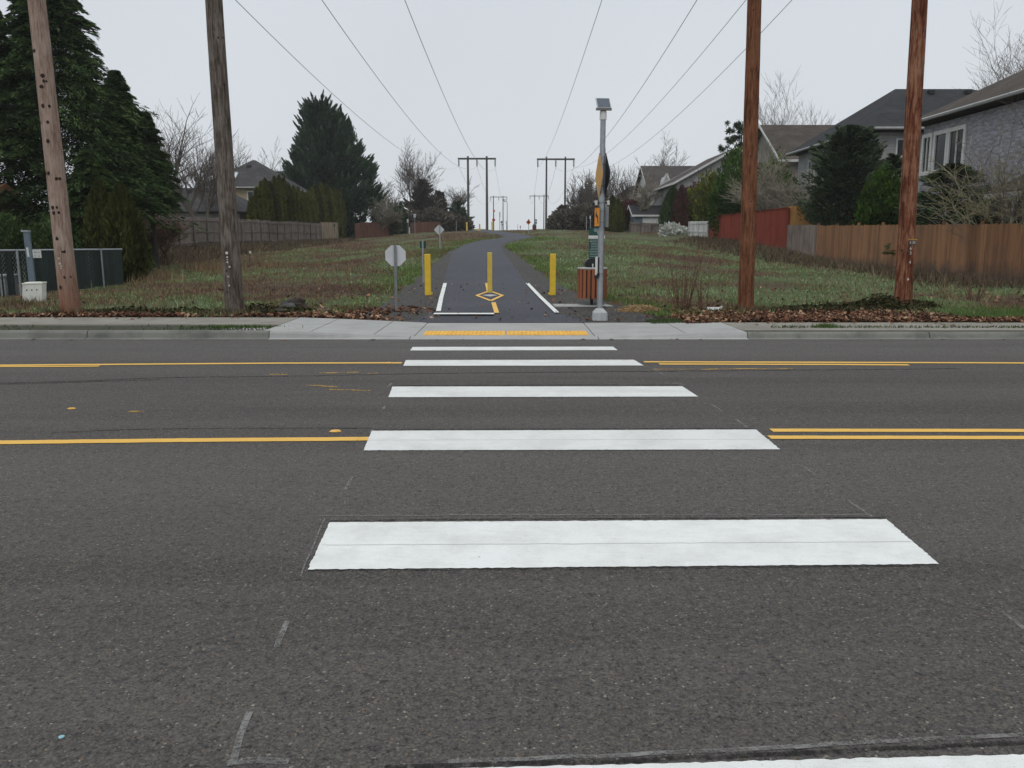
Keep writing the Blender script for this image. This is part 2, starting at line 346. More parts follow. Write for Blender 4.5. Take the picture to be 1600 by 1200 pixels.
class MB:
    def __init__(s): s.v = []; s.f = []; s.t = []; s.m = []
    def face(s, pts, tint=.5, mi=0):
        b = len(s.v); s.v += [tuple(p) for p in pts]; s.f.append(tuple(range(b, b + len(pts)))); s.t.append(tint); s.m.append(mi)
    def hexa(s, p, tint=.5, mi=0):
        """p: 8 corners, bottom 4 ccw then top 4"""
        b = len(s.v); s.v += [tuple(q) for q in p]
        for q in ((3, 2, 1, 0), (4, 5, 6, 7), (0, 1, 5, 4), (1, 2, 6, 5), (2, 3, 7, 6), (3, 0, 4, 7)):
            s.f.append(tuple(b + i for i in q)); s.t.append(tint); s.m.append(mi)
    def box(s, x0, y0, z0, x1, y1, z1, tint=.5, mi=0):
        s.hexa([(x0, y0, z0), (x1, y0, z0), (x1, y1, z0), (x0, y1, z0), (x0, y0, z1), (x1, y0, z1), (x1, y1, z1), (x0, y1, z1)], tint, mi)
    def tube(s, p0, p1, r0, r1=None, n=8, tint=.5, mi=0, caps=True):
        r1 = r0 if r1 is None else r1
        p0, p1 = Vector(p0), Vector(p1); d = (p1 - p0).normalized()
        a = d.orthogonal().normalized(); c = d.cross(a); b = len(s.v)
        for p, r in ((p0, r0), (p1, r1)):
            for k in range(n):
                an = 2 * math.pi * k / n; s.v.append(tuple(p + a * math.cos(an) * r + c * math.sin(an) * r))
        for k in range(n):
            s.f.append((b + k, b + (k + 1) % n, b + n + (k + 1) % n, b + n + k)); s.t.append(tint); s.m.append(mi)
        if caps:
            s.f.append(tuple(b + k for k in reversed(range(n)))); s.f.append(tuple(b + n + k for k in range(n))); s.t += [tint, tint]; s.m += [mi, mi]
    def obox(s, c, ax, ay, az, tint=.5, mi=0):
        """oriented box: centre c, half-axis vectors"""
        c, ax, ay, az = map(Vector, (c, ax, ay, az))
        s.hexa([c - ax - ay - az, c + ax - ay - az, c + ax + ay - az, c - ax + ay - az, c - ax - ay + az, c + ax - ay + az, c + ax + ay + az, c - ax + ay + az], tint, mi)
    def prism(s, pts, n, tint=.5, mi=0):
        """extrude a flat polygon by vector n"""
        pts = [Vector(p) for p in pts]; n = Vector(n); b = len(s.v); k = len(pts)
        s.v += [tuple(p) for p in pts] + [tuple(p + n) for p in pts]
        s.f.append(tuple(b + i for i in reversed(range(k)))); s.f.append(tuple(b + k + i for i in range(k)))
        for i in range(k): s.f.append((b + i, b + (i + 1) % k, b + k + (i + 1) % k, b + k + i))
        s.t += [tint] * (k + 2); s.m += [mi] * (k + 2)
    def build(s, name, mats, parent=None, loc=None, smooth=False, bevel=0):
        o_ = org.get(parent.name, Vector((0, 0, 0))) if parent is not None else Vector(loc or (0, 0, 0))
        me = bpy.data.meshes.new(name)
        me.from_pydata([(a - o_[0], b - o_[1], c - o_[2]) for a, b, c in s.v], [], s.f)
        a = me.attributes.new('tint', 'FLOAT', 'FACE'); a.data.foreach_set('value', s.t)
        me.polygons.foreach_set('material_index', s.m)
        if smooth: me.polygons.foreach_set('use_smooth', [True] * len(s.f))
        me.update()
        o = finish(name, me, mats, parent, loc)
        if smooth:
            md = o.modifiers.new('split', 'EDGE_SPLIT'); md.split_angle = R(40)
        if bevel:
            b = o.modifiers.new('bevel', 'BEVEL'); b.width = bevel; b.segments = 2; b.limit_method = 'ANGLE'
        return o
def tag(o, label=None, cat=None, group=None, kind=None):
    if label: o['label'] = label
    if cat: o['category'] = cat
    if group: o['group'] = group
    if kind: o['kind'] = kind
    return o
def thing(name, loc, label, cat, group=None, rotz=0):
    o = bpy.data.objects.new(name, None); C.objects.link(o); o.location = loc; o.rotation_euler = (0, 0, rotz)
    o.empty_display_size = .2; org[o.name] = Vector(loc)
    return tag(o, label, cat, group)
def dup(root, loc, rotz=0, scale=None, label=None, group=None):
    r = root.copy(); C.objects.link(r); r.location = loc; r.rotation_euler = (0, 0, rotz)
    if scale is not None: r.scale = scale if hasattr(scale, '__len__') else (scale,) * 3
    if label: r['label'] = label
    if group: r['group'] = group
    for ch in list(root.children):
        c = ch.copy(); C.objects.link(c); c.parent = r
        for g in list(ch.children):
            d = g.copy(); C.objects.link(d); d.parent = c
    return r

# ------------------------------------------------------------------ ground sheet, road, kerb, pavement
def grow(a, b, n): return list(a + (b - a) * (np.linspace(0, 1, n) ** 2.2))
xs = np.array(sorted(set([-x for x in grow(22, 420, 16)[1:]] + list(np.arange(-22, 22.01, .4)) + grow(22, 420, 16)[1:])))
ys = np.array([-80, -20, 5, 13.0, 14.0, 14.5] + list(np.arange(14.9, 60, .35)) + list(np.arange(60, 112, 1.0)) + grow(112, 2500, 22)[1:])
XX, YY = np.meshgrid(xs, ys)
ZZ = hgt(XX, YY); ZZ[ys < 14.6, :] = -.07
nx, ny = len(xs), len(ys)
idx = np.arange(nx * ny).reshape(ny, nx)
Q = np.stack([idx[:-1, :-1], idx[:-1, 1:], idx[1:, 1:], idx[1:, :-1]], -1).reshape(-1, 4)
tag(npmesh('ground', np.stack([XX, YY, ZZ], -1).reshape(-1, 3), Q, M_GROUND, smooth=True), kind='structure')

KY = 13.52
b = MB(); b.box(-160, -9, -.06, 160, KY, 0); road = tag(b.build('road', M_ROAD), kind='structure')

def jag(p, q, step, amp):
    """ragged edge points from p to q"""
    p, q = Vector(p), Vector(q); L = (q - p).length; n = max(2, int(L / step)); d = (q - p) / n
    nn = Vector((-(q - p).y, (q - p).x, 0)).normalized()
    return [p + d * k + nn * random.gauss(0, amp) for k in range(n)]
def marking(name, px, mat, z=.004, step=.02, amp=.0022, world=False, **kw):
    pts = px if world else [G(x, y, flat=z) for x, y in px]
    pts = [Vector((p[0], p[1], z)) for p in pts]
    ring = []
    for k in range(len(pts)): ring += jag(pts[k], pts[(k + 1) % len(pts)], step, amp)
    m = MB(); m.face([(p.x, p.y, z) for p in ring])
    return m.build(name, mat, road)
# the six zebra bars, traced on the road plane
BARS = [[(515, 816), (1385, 811), (1467, 881), (481, 889.5)], [(581, 673), (1181, 671), (1219, 702), (568, 703.5)],
        [(613, 604), (1066, 603.5), (1091, 619.5), (607, 620.5)], [(634, 562.5), (990, 562), (1006, 571), (630, 571.5)],
        [(645, 542), (958, 541.5), (965, 547), (641, 547.5)]]
for k, q in enumerate(BARS): marking('crosswalk_bar', q, M_WHITE if k < 1 else M_WHITE_DULL, .005)
marking('crosswalk_bar', [(690, 1201), (1700, 1176), (1900, 1262), (560, 1330)], M_WHITE, .005)
for a, c in (((503, 851.5), (1423, 846)), ((575, 687.5), (1203, 686)), ((610, 612), (1078, 611))):   # seams between the tape halves
    p, q = G(*a, flat=.0065), G(*c, flat=.0065); m = MB(); d = .004
    pts = [p + (q - p) * k / 40 + Vector((0, random.gauss(0, .002), 0)) for k in range(41)]
    for u, v in zip(pts[:-1], pts[1:]): m.face([(u.x, u.y - d / 2, .0065), (v.x, v.y - d / 2, .0065), (v.x, v.y + d / 2, .0065), (u.x, u.y + d / 2, .0065)])
    m.build('bar_seam', plain('seam_grey', (.4, .4, .4), (.5, .5, .5), 20), road)
# dark sealed outlines and grey layout marks round the bars
def strip(name, px, wpx, mat, z=.0025, amp=.004, parent=None):
    """thin line along photo points, wpx metres wide"""
    P = [G(x, y, flat=z) for x, y in px]; m = MB()
    for p, q in zip(P[:-1], P[1:]):
        n = max(1, int((q - p).length / .12)); nn = Vector((-(q - p).y, (q - p).x, 0)).normalized() * wpx / 2
        o = [p + (q - p) * k / n + nn.normalized() * random.gauss(0, amp) for k in range(n + 1)]
        for u, v in zip(o[:-1], o[1:]): m.face([u - nn, v - nn, v + nn, u + nn])
    return m.build(name, mat, parent or road)
strip('dark_seam', [(514, 813), (800, 810.5), (1384, 808)], .016, M_TAR, .0032)
strip('ghost_line', [(505, 806), (800, 804), (1362, 804)], .016, M_GHOST, .003)
strip('ghost_line', [(1325, 782), (1365, 808)], .018, M_GHOST, .0035)
strip('ghost_line', [(507, 810), (470, 900)], .010, M_GHOST, .0036)
strip('dark_seam', [(583, 671), (1180, 669.5)], .03, M_TAR, .003)
strip('dark_seam', [(481, 892), (1467, 884)], .008, M_TAR, .003)
strip('dark_seam', [(616, 602), (1064, 601.2)], .04, M_TAR, .003)
for a, c in (((449, 970), (431, 1011)), ((391, 1105), (360, 1195)), ((549, 746), (541, 765)), ((585, 668), (580, 676)), ((601, 634), (596, 643)),
             ((1254, 727), (1282, 749)), ((1150, 655), (1172, 670)), ((1110, 631), (1127, 642)), ((1557, 949), (1602, 982)), ((1018, 574), (1038, 586)), ((612, 598), (606, 606))):
    strip('ghost_line', [a, c], .024, M_GHOST, .003)
strip('ghost_line', [(1040, 599), (1062, 599), (1068, 603)], .05, M_GHOST, .0036)
strip('ghost_line', [(355, 1193), (400, 1186), (450, 1192)], .03, M_GHOST, .0036)
strip('ghost_line', [(700, 1190), (1000, 1178), (1240, 1166), (1420, 1156), (1640, 1146)], .02, M_GHOST, .0034, .002)
strip('dark_seam', [(600, 1198), (1000, 1188), (1240, 1178), (1420, 1168), (1640, 1158)], .022, M_TAR, .003, .004)
# yellow lines
def yline(px, wd, mat=M_YELLOW, z=.0045): return strip('yellow_line', px, wd, mat, z, .002)
yline([(-500, 692.5), (0, 691), (290, 687.5), (560, 685.5), (582, 685)], .125)
yline([(1202, 683), (1600, 683.5), (2200, 684)], .115)
yline([(1205, 672), (1600, 672.5), (2200, 673)], .115)
yline([(-800, 571), (0, 570.5), (200, 569), (450, 567.2), (628, 566.8)], .11)
yline([(-800, 572.5), (0, 572.5), (100, 572.3), (155, 571.8)], .09, z=.0052)
yline([(1006, 565.2), (1300, 566), (1600, 567), (2400, 569)], .11)
yline([(1030, 568.6), (1300, 569.3), (1420, 570)], .11, z=.0052)
for px in ([(200, 643), (222, 643.5)], [(420, 585), (450, 585)], [(498, 582.5), (560, 581.5)], [(575, 583), (590, 583)], [(478, 602), (530, 604)], [(516, 608), (578, 610.5)],
           [(1020, 577), (1240, 576)]):
    strip('worn_line', px, .06, M_WORNY, .0035, .01)
strip('dark_seam', [(-400, 604), (0, 599), (110, 596), (260, 590), (430, 588), (700, 583), (1150, 579), (1500, 576)], .05, M_TAR, .002, .008)
strip('dark_seam', [(0, 600.5), (110, 597.5), (250, 593)], .04, M_TAR, .0024, .008)
strip('dark_seam', [(80, 676), (200, 671), (330, 669), (583, 669)], .03, M_TAR, .002, .006)
M_RPM = plain('marker_yellow', (.75, .42, .05), (.6, .33, .04), 20, .35)
def reflector(x, y, s, label):
    p = G(x, y, flat=0); m = MB(); t = thing('road_marker', p, label, 'road marker', 'raised yellow road markers')
    bz = .004; h = s * .18
    def ring(r, z): return [(p.x + math.cos(a) * r, p.y + math.sin(a) * r * .8, z) for a in np.linspace(0, 2 * math.pi, 9)[:-1] + .39]
    lo, hi = ring(s, bz), ring(s * .7, bz + h)
    for k in range(8): m.face([lo[k], lo[(k + 1) % 8], hi[(k + 1) % 8], hi[k]])
    m.face(hi); m.build('body', M_RPM, t)
    m = MB(); m.obox((p.x, p.y - s * .62, bz + h * .55), (s * .35, 0, 0), (0, .003, .006), (0, -.004, h * .3)); m.build('reflector_face', plain('amber_lens', (.9, .5, .12), None, 8, .2), t)
reflector(524, 674.5, .052, 'yellow raised marker beside the nearer yellow line, left of the crossing')
reflector(607, 567.8, .06, 'yellow raised marker at the end of the farther yellow line')
reflector(112, 639, .04, 'small yellow raised marker alone in the turn lane at far left')
m = MB(); p = G(96, 1154, flat=0); m.prism([(p.x + math.cos(a) * .009 * (1 + .3 * math.sin(3 * a)), p.y + math.sin(a) * .010, .004) for a in np.linspace(0, 6.28, 9)[:-1]], (0, 0, .003))
tag(m.build('litter_chip', plain('pale_blue_chip', (.25, .45, .5)), loc=(p.x, p.y, 0)), 'tiny pale blue chip of litter on the near asphalt', 'litter')

# pavement slabs and kerb: stations along X with the top height of kerb, back edge distance
ST = [(-160, .125, 15.95), (-4.1, .125, 15.95), (-3.2, .095, 15.95), (-1.63, .022, 15.95), (1.38, .022, 15.95), (3.0, .07, 15.5), (3.88, .10, 15.25), (160, .10, 15.25)]
def st(X):
    a = np.array(ST); return float(np.interp(X, a[:, 0], a[:, 1])), float(np.interp(X, a[:, 0], a[:, 2]))
def slab(name, x0, x1, y0f, mat, parent=None, gap=.008, zoff=0.0, n=None, y1f=None):
    """one concrete bay between x0 and x1"""
    m = MB(); n = n or max(1, int((x1 - x0) / 1.2)); X = np.linspace(x0 + gap, x1 - gap, n + 1)
    for a, c in zip(X[:-1], X[1:]):
        za, ba = st(a); zc, bc = st(c)
        if y1f: ba, bc = y1f(a), y1f(c)
        ya, yc = y0f(a), y0f(c)
        m.hexa([(a, ya, -.05), (c, yc, -.05), (c, bc, -.05), (a, ba, -.05), (a, ya, za + zoff), (c, yc, zc + zoff), (c, bc, zc + zoff * .5), (a, ba, za + zoff * .5)])
    return m.build(name, mat, parent)
pav = tag(MB().build('pavement', M_CONC_OLD), kind='structure')
for k in range(14):
    slab('paving_slab', -4.1 - (k + 1) * 3.1, -4.1 - k * 3.1, lambda X: 14.6, M_CONC_OLD, pav, n=1)
    slab('paving_slab', 3.88 + k * 3.1, 3.88 + (k + 1) * 3.1, lambda X: 13.88, M_CONC_OLD, pav, n=1)
slab('paving_slab', -160, -4.1 - 14 * 3.1, lambda X: 14.6, M_CONC_OLD, pav, n=1)
slab('paving_slab', 3.88 + 14 * 3.1, 160, lambda X: 13.88, M_CONC_OLD, pav, n=1)
for a, c in ((-4.1, -3.35), (-3.35, -2.3), (-2.3, -1.63), (-1.63, 1.38), (1.38, 2.9), (2.9, 3.88)):
    slab('ramp_slab', a, c, lambda X: KY + .13 if X > -3.9 else KY + .13, M_CONC_NEW, pav, n=6)
# kerb (rounded front edge), joints every 3 m
def kerb(name, x0, x1, mat, gutter=.012):
    m = MB(); n = max(1, int((x1 - x0) / .5)); n = min(n, 40); X = np.linspace(x0 + .006, x1 - .006, n + 1)
    for a, c in zip(X[:-1], X[1:]):
        za, zc = st(a)[0], st(c)[0]
        prof = lambda X, z: [(X, KY - .12, .002), (X, KY - .02, gutter), (X, KY + .005, gutter + .002), (X, KY + .025, max(gutter + .003, z - .03)), (X, KY + .05, z + .001), (X, KY + .128, z + .002), (X, KY + .128, -.05)]
        pa, pc = prof(a, za), prof(c, zc)
        for i in range(len(pa) - 1): m.face([pa[i], pc[i], pc[i + 1], pa[i + 1]])
    return m.build(name, mat, kb)
kb = tag(MB().build('kerb', M_KERB), kind='structure')
for k in range(12):
    kerb('kerb_stone', -4.0 - (k + 1) * 3, -4.0 - k * 3, M_KERB)
    kerb('kerb_stone', 3.88 + k * 3, 3.88 + (k + 1) * 3, M_KERB)
kerb('kerb_stone', -160, -40.0, M_KERB); kerb('kerb_stone', 39.88, 160, M_KERB)
kerb('kerb_stone', -4.0, -1.68, M_CONC_NEW); kerb('kerb_stone', -1.68, 1.42, M_CONC_NEW); kerb('kerb_stone', 1.42, 3.88, M_CONC_NEW)
# verge soil between kerb and pavement, left
b = MB(); b.box(-160, KY + .13, -.04, -4.12, 14.6, .10); tag(b.build('verge_soil', plain('verge_soil', (.05, .05, .03), (.03, .035, .018), 5, .95)), kind='structure')
b = MB(); b.box(3.9, KY + .13, -.04, 160, 14.35, .094); tag(b.build('verge_soil', plain('verge_soil', (.05, .05, .03))), kind='structure')
# tactile warning strip with domes
tw = thing('tactile_strip', (-.1, 14.1, .024), 'yellow tactile warning strip with raised domes on the kerb ramp', 'tactile strip', None)
M_TAC = plain('tactile_yellow', (.80, .45, .06), (.62, .32, .04), 5, .6)
for (a, c) in ((-1.5, -.12), (-.09, 1.29)):
    y0, y1 = 13.82, 14.43
    m = MB(); m.box(a, y0, .022, c, y1, .031)
    for X in np.arange(a + .05, c - .02, .07):
        for Y in np.arange(y0 + .05, y1, .07):
            bb = [(X + math.cos(t) * .017, Y + math.sin(t) * .017, .031) for t in np.linspace(0, 2 * math.pi, 7)[:-1]]
            tt = [(X + math.cos(t) * .011, Y + math.sin(t) * .011, .038) for t in np.linspace(0, 2 * math.pi, 7)[:-1]]
            for k in range(6): m.face([bb[k], bb[(k + 1) % 6], tt[(k + 1) % 6], tt[k]])
            m.face(tt)
    m.build('dome_tile', M_TAC, tw)

# ------------------------------------------------------------------ trail and shoulders
def ribbon(name, cl, mat, zoff, n_across=10, step=.5, wl=None, wr=None, kind='structure', parent=None, edge=0):
    cl = np.array(cl, float); Y = np.concatenate([[15.955, 16.1], np.arange(16.3, cl[-1, 0] + .01, step)])
    Xc = np.interp(Y, cl[:, 0], cl[:, 1]); 
    Xs = np.convolve(np.pad(Xc, 2, mode='edge'), np.ones(5) / 5, 'valid')
    Xc = np.where(Y > 20, Xs, Xc)
    half = np.interp(Y, cl[:, 0], cl[:, 2])
    tx = np.gradient(Xc, Y); L = np.sqrt(1 + tx ** 2)
    nxv, nyv = 1 / L, -tx / L
    wl_ = half if wl is None else np.interp(Y, *zip(*wl)); wr_ = half if wr is None else np.interp(Y, *zip(*wr))
    V = []
    for a in np.linspace(-1, 1, n_across + 1):
        ww = np.where(a < 0, wl_, wr_) * a
        if edge and abs(a) == 1: ww = ww + rng.normal(0, edge, len(Y))
        x = Xc + nxv * ww; y = Y + nyv * ww
        y = np.where(Y < 18, Y, y)
        V.append(np.stack([x, y, hgt(x, y) + zoff * (1 if abs(a) < 1 else .3) * np.clip((Y - 15.95) / 1.0, .08, 1)], -1))
    V = np.array(V).transpose(1, 0, 2); ny_, nx_ = V.shape[:2]; ix = np.arange(ny_ * nx_).reshape(ny_, nx_)
    Fq = np.stack([ix[:-1, :-1], ix[:-1, 1:], ix[1:, 1:], ix[1:, :-1]], -1).reshape(-1, 4)
    o = npmesh(name, V.reshape(-1, 3), Fq, mat, parent, smooth=True)
    return tag(o, kind=kind) if parent is None else o
ribbon('path_shoulder', PATH_C, M_GRAVEL, .02, 16, .4,
       wl=[(15.9, 3.4), (16.6, 3.0), (18.5, 2.5), (24, 2.15), (31, 1.8), (38, 1.5), (46, 1.25), (112, 1.25)], wr=[(15.9, 3.1), (18.4, 2.9), (20.5, 2.3), (26, 2.0), (36, 1.75), (46, 1.3), (112, 1.3)], edge=.06)
PC2 = list(PATH_C)
trail = ribbon('asphalt_path', PC2, M_PATH, .045, 10, .4, edge=.012)
# painted lines on the trail
def drape(name, px, wd, mat, zo=.052, closed=False):
    P = [G(x, y, zo * .8) for x, y in px]
    if closed: P.append(P[0])
    m = MB()
    for p, q in zip(P[:-1], P[1:]):
        n = max(1, int((q - p).length / .3)); d = (q - p); d.z = 0; nn = Vector((-d.y, d.x, 0)).normalized() * wd / 2
        o = [p + (q - p) * k / n for k in range(n + 1)]
        for u in o: u.z = max(hz(u.x, u.y), _hbase(u.x, u.y)) + zo
        for u, v in zip(o[:-1], o[1:]): m.face([u - nn, v - nn, v + nn, u + nn])
    return m.build(name, mat, trail)
drape('edge_line', [(695.5, 443), (689.5, 465), (685, 487)], .10, M_WHITE)
drape('edge_line', [(824, 443), (846, 466), (870, 489.5)], .10, M_WHITE)
drape('edge_line', [(678, 490.7), (772, 490.7)], .30, M_WHITE, .054)
drape('chalk_line', [(774, 490.5), (870, 491)], .015, M_GHOST, .052)
drape('centre_line', [(776, 490), (771, 473)], .10, M_YELLOW, .053)
drape('centre_line', [(763, 456), (760, 443)], .08, M_YELLOW, .053)
drape('diamond_marking', [(745, 462), (767, 470.5), (785, 462), (765, 455)], .09, M_YELLOW, .0535, True)
P = [G(753, 461.3, .053), G(766, 463.4, .053), G(778, 461.3, .053), G(766, 460, .053)]
m = MB(); m.face([(p.x, p.y, p.z) for p in P]); m.build('diamond_fill', plain('pale_marking', (.45, .45, .46)), trail)

# ------------------------------------------------------------------ utility poles
def pole_wood(name, a, c_, d_, red=None, k=1.0):
    m, t, b = nodes_of(name, .9, .12)
    n = noise(t, 22, 6, stretch=(1, 1, .10), rough=.75); n2 = noise(t, 7, 5, stretch=(1, 1, .22), rough=.7); n3 = noise(t, 60, 4, stretch=(1, 1, .03), rough=.7); n4 = noise(t, 1.6, 3)
    col = cramp(t, n, [(.36, d_), (.47, a), (.60, c_)])
    col = mixc(t, col, d_, mapr(t, n2, .50, .66, 0, .9 * k))
    col = mixc(t, col, tuple(x * .3 for x in d_), mapr(t, n3, .42, .33, 0, .9))
    col = mixc(t, col, tuple(x * 1.25 for x in c_), mapr(t, n4, .52, .68, 0, .45))
    if red:
        g = t.nodes.new('ShaderNodeTexCoord'); q = t.nodes.new('ShaderNodeSeparateXYZ'); t.links.new(g.outputs['Object'], q.inputs[0])
        col = mixc(t, col, red, mapr(t, math_(t, 'ADD', q.outputs['Z'], math_(t, 'MULTIPLY', n2, 1.6)), 2.0, .8, 0, .8))
    t.links.new(col, b.inputs['Base Color']); bump(t, b, math_(t, 'ADD', n, n3), 1.0, .03)
    return m
PW = [pole_wood('pole_wood_pinkish', (.33, .235, .185), (.42, .325, .27), (.22, .145, .11), (.20, .065, .025), .45),
      pole_wood('pole_wood_grey', (.125, .10, .08), (.22, .19, .165), (.055, .042, .034)),
      pole_wood('pole_wood_red', (.17, .068, .034), (.25, .115, .062), (.07, .026, .014), None, .7),
      pole_wood('pole_wood_rust', (.18, .055, .026), (.34, .18, .11), (.065, .018, .011))]
M_KNOT = plain('knot_dark', (.02, .012, .01), (.035, .02, .015), 20, .9)
M_TAG = plain('tag_white', (.6, .6, .56), (.5, .5, .46), 20, .5)
M_INS = plain('insulator_grey', (.09, .09, .10), (.06, .06, .07), 20, .4)
poles = []
def utility_pole(bx, by, D, tx, r0, mat, label, knots, arm=None, hT=13.2, prop=.99):
    base = W(bx, by, D); base.z = hz(base.x, base.y); top6 = W(tx, 0, D)
    lean = (top6.x - base.x) / (top6.z - base.z) * .5        # ease the lean towards the top
    t = thing('utility_pole', base, label, 'utility pole', 'tall wooden power poles by the road')
    n, kz = 22, 70; V = []; prof = []
    sl = (top6.x - base.x) / (top6.z - base.z)
    ph = random.random() * 9
    for k in range(kz + 1):
        z = -.3 + (hT + .3) * k / kz; rr = r0 * (1 - .32 * max(z, 0) / hT) + (.012 * math.exp(-max(z, 0) / .3))
        cx = base.x + sl * z
        for i in range(n):
            a = 2 * math.pi * i / n
            q = rr * (1 + .012 * math.sin(3 * a + z * .8 + ph) + .010 * math.sin(7 * a - z * 2.1 + ph) + random.gauss(0, .004))
            V.append((cx + math.cos(a) * q, base.y + math.sin(a) * q, base.z + z))
        prof.append((cx, base.z + z, rr))
    Fq = [(k * n + i, k * n + (i + 1) % n, (k + 1) * n + (i + 1) % n, (k + 1) * n + i) for k in range(kz) for i in range(n)]
    m = MB(); m.v = V; m.f = Fq; m.t = [.5] * len(Fq); m.m = [0] * len(Fq)
    m.f.append(tuple(kz * n + i for i in range(n))); m.t.append(.5); m.m.append(0)
    def onface(z, ang):
        rr = r0 * (1 - .32 * z / hT); a = R(-90) + ang
        return Vector((base.x + sl * z + math.cos(a) * rr, base.y + math.sin(a) * rr, base.z + z)), Vector((math.cos(a), math.sin(a), 0)), Vector((-math.sin(a), math.cos(a), 0))
    for (z, ang, s) in knots:
        p, nn, tt = onface(z, ang); ring = [p + nn * .003 + tt * math.cos(q) * s * random.uniform(.8, 1.2) + Vector((0, 0, math.sin(q) * s * random.uniform(.9, 1.5))) for q in np.linspace(0, 6.28, 9)[:-1]]
        m.face(ring, .5, 1)
    pm = m.build('shaft', [mat, M_KNOT], t, smooth=True)
    poles.append((t, base, sl, hT)); return t, onface
kn = [(z, a, random.uniform(.020, .036)) for z in (.55, .75, 1.25, 1.5, 2.0, 2.1, 2.65, 2.75, 3.35, 3.7, 4.0, 4.35, 4.45, 4.55, 5.0, 5.1, 5.5, 5.9) for a in (random.uniform(-.9, .9), random.uniform(-.9, 1.1))][:30]
t1, f1 = utility_pole(111, 490, 16.6, 57, .182, PW[0], 'pale pinkish brown power pole full of dark knots, leftmost by the pavement', kn)
t2, f2 = utility_pole(367, 490, 16.7, 334, .185, PW[1], 'weathered grey power pole left of the trail with white tags', [(random.uniform(.2, 6), random.uniform(-1.2, 1.2), .018) for _ in range(9)])
t3, f3 = utility_pole(1165, 486, 17.3, 1179, .16, PW[2], 'reddish brown power pole among leaves, the nearer one right of the trail', [(random.uniform(.4, 6), random.uniform(-.6, 1.4), .014) for _ in range(8)])
t4, f4 = utility_pole(1411, 470, 18.2, 1437, .182, PW[3], 'rust red power pole with white number tags by the brown fence', [(random.uniform(.4, 6), random.uniform(-1, 1), .022) for _ in range(8)])
def ptag(t, onf, z, ang, w_, h_, name='pole_tag', mat=None, rnd=False):
    p, nn, tt = onf(z, ang); m = MB(); u = Vector((0, 0, 1))
    if rnd: m.prism([p + nn * .004 + tt * math.cos(q) * w_ + u * math.sin(q) * w_ for q in np.linspace(0, 6.28, 11)[:-1]], nn * .003)
    else: m.obox(p + nn * .006, tt * w_, nn * .003, u * h_)
    m.build(name, mat or M_TAG, t)
for z, a, s in ((1.12, -.12, .016), (1.02, -.1, .02), (.97, .02, .014), (.93, -.02, .012)): ptag(t1, f1, z, a, s, s, rnd=True)
for z, a, s in ((1.22, -.1, .028), (1.14, -.08, .018), (1.09, -.08, .012), (1.04, -.1, .018), (.95, .1, .018), (.76, -.1, .014), (.58, -.07, .016)): ptag(t2, f2, z, a, s, s, rnd=True)
ptag(t4, f4, 1.47, .30, .12, .007, 'yellow_strip', plain('tag_yellow', (.55, .35, .06)))
def text(s, size, loc, rotz, mat, parent, name='number', extr=.001, rx=90):
    c = bpy.data.curves.new(name, 'FONT'); c.body = s; c.size = size; c.extrude = extr; c.align_x = 'CENTER'; c.align_y = 'CENTER'
    tmp = bpy.data.objects.new('tmp', c); C.objects.link(tmp); bpy.context.view_layer.update()
    me = bpy.data.meshes.new_from_object(tmp.evaluated_get(bpy.context.evaluated_depsgraph_get())); bpy.data.objects.remove(tmp)
    o = bpy.data.objects.new(name, me); C.objects.link(o); me.materials.clear(); me.materials.append(mat)
    o.parent = parent; o_ = org.get(parent.name, Vector((0, 0, 0))); o.location = Vector(loc) - o_; o.rotation_euler = (R(rx), 0, rotz)
    return o
M_BLK = plain('sign_black', (.015, .015, .015))
m = MB(); p, nn, tt = f4(1.40, .30); m.obox(p + nn * .005, tt * .1, nn * .003, Vector((0, 0, .034))); m.build('pole_tag', plain('tag_dark', (.03, .02, .03)), t4)
text('K.00', .085, p + nn * .012, .30, M_TAG, t4)
for z, ch in ((1.28, '6'), (1.18, '3'), (.98, '4')):
    p, nn, tt = f4(z, .12); text(ch, .10, p + nn * .006, .12, M_TAG, t4)
ptag(t4, f4, .62, .0, .018, .02)

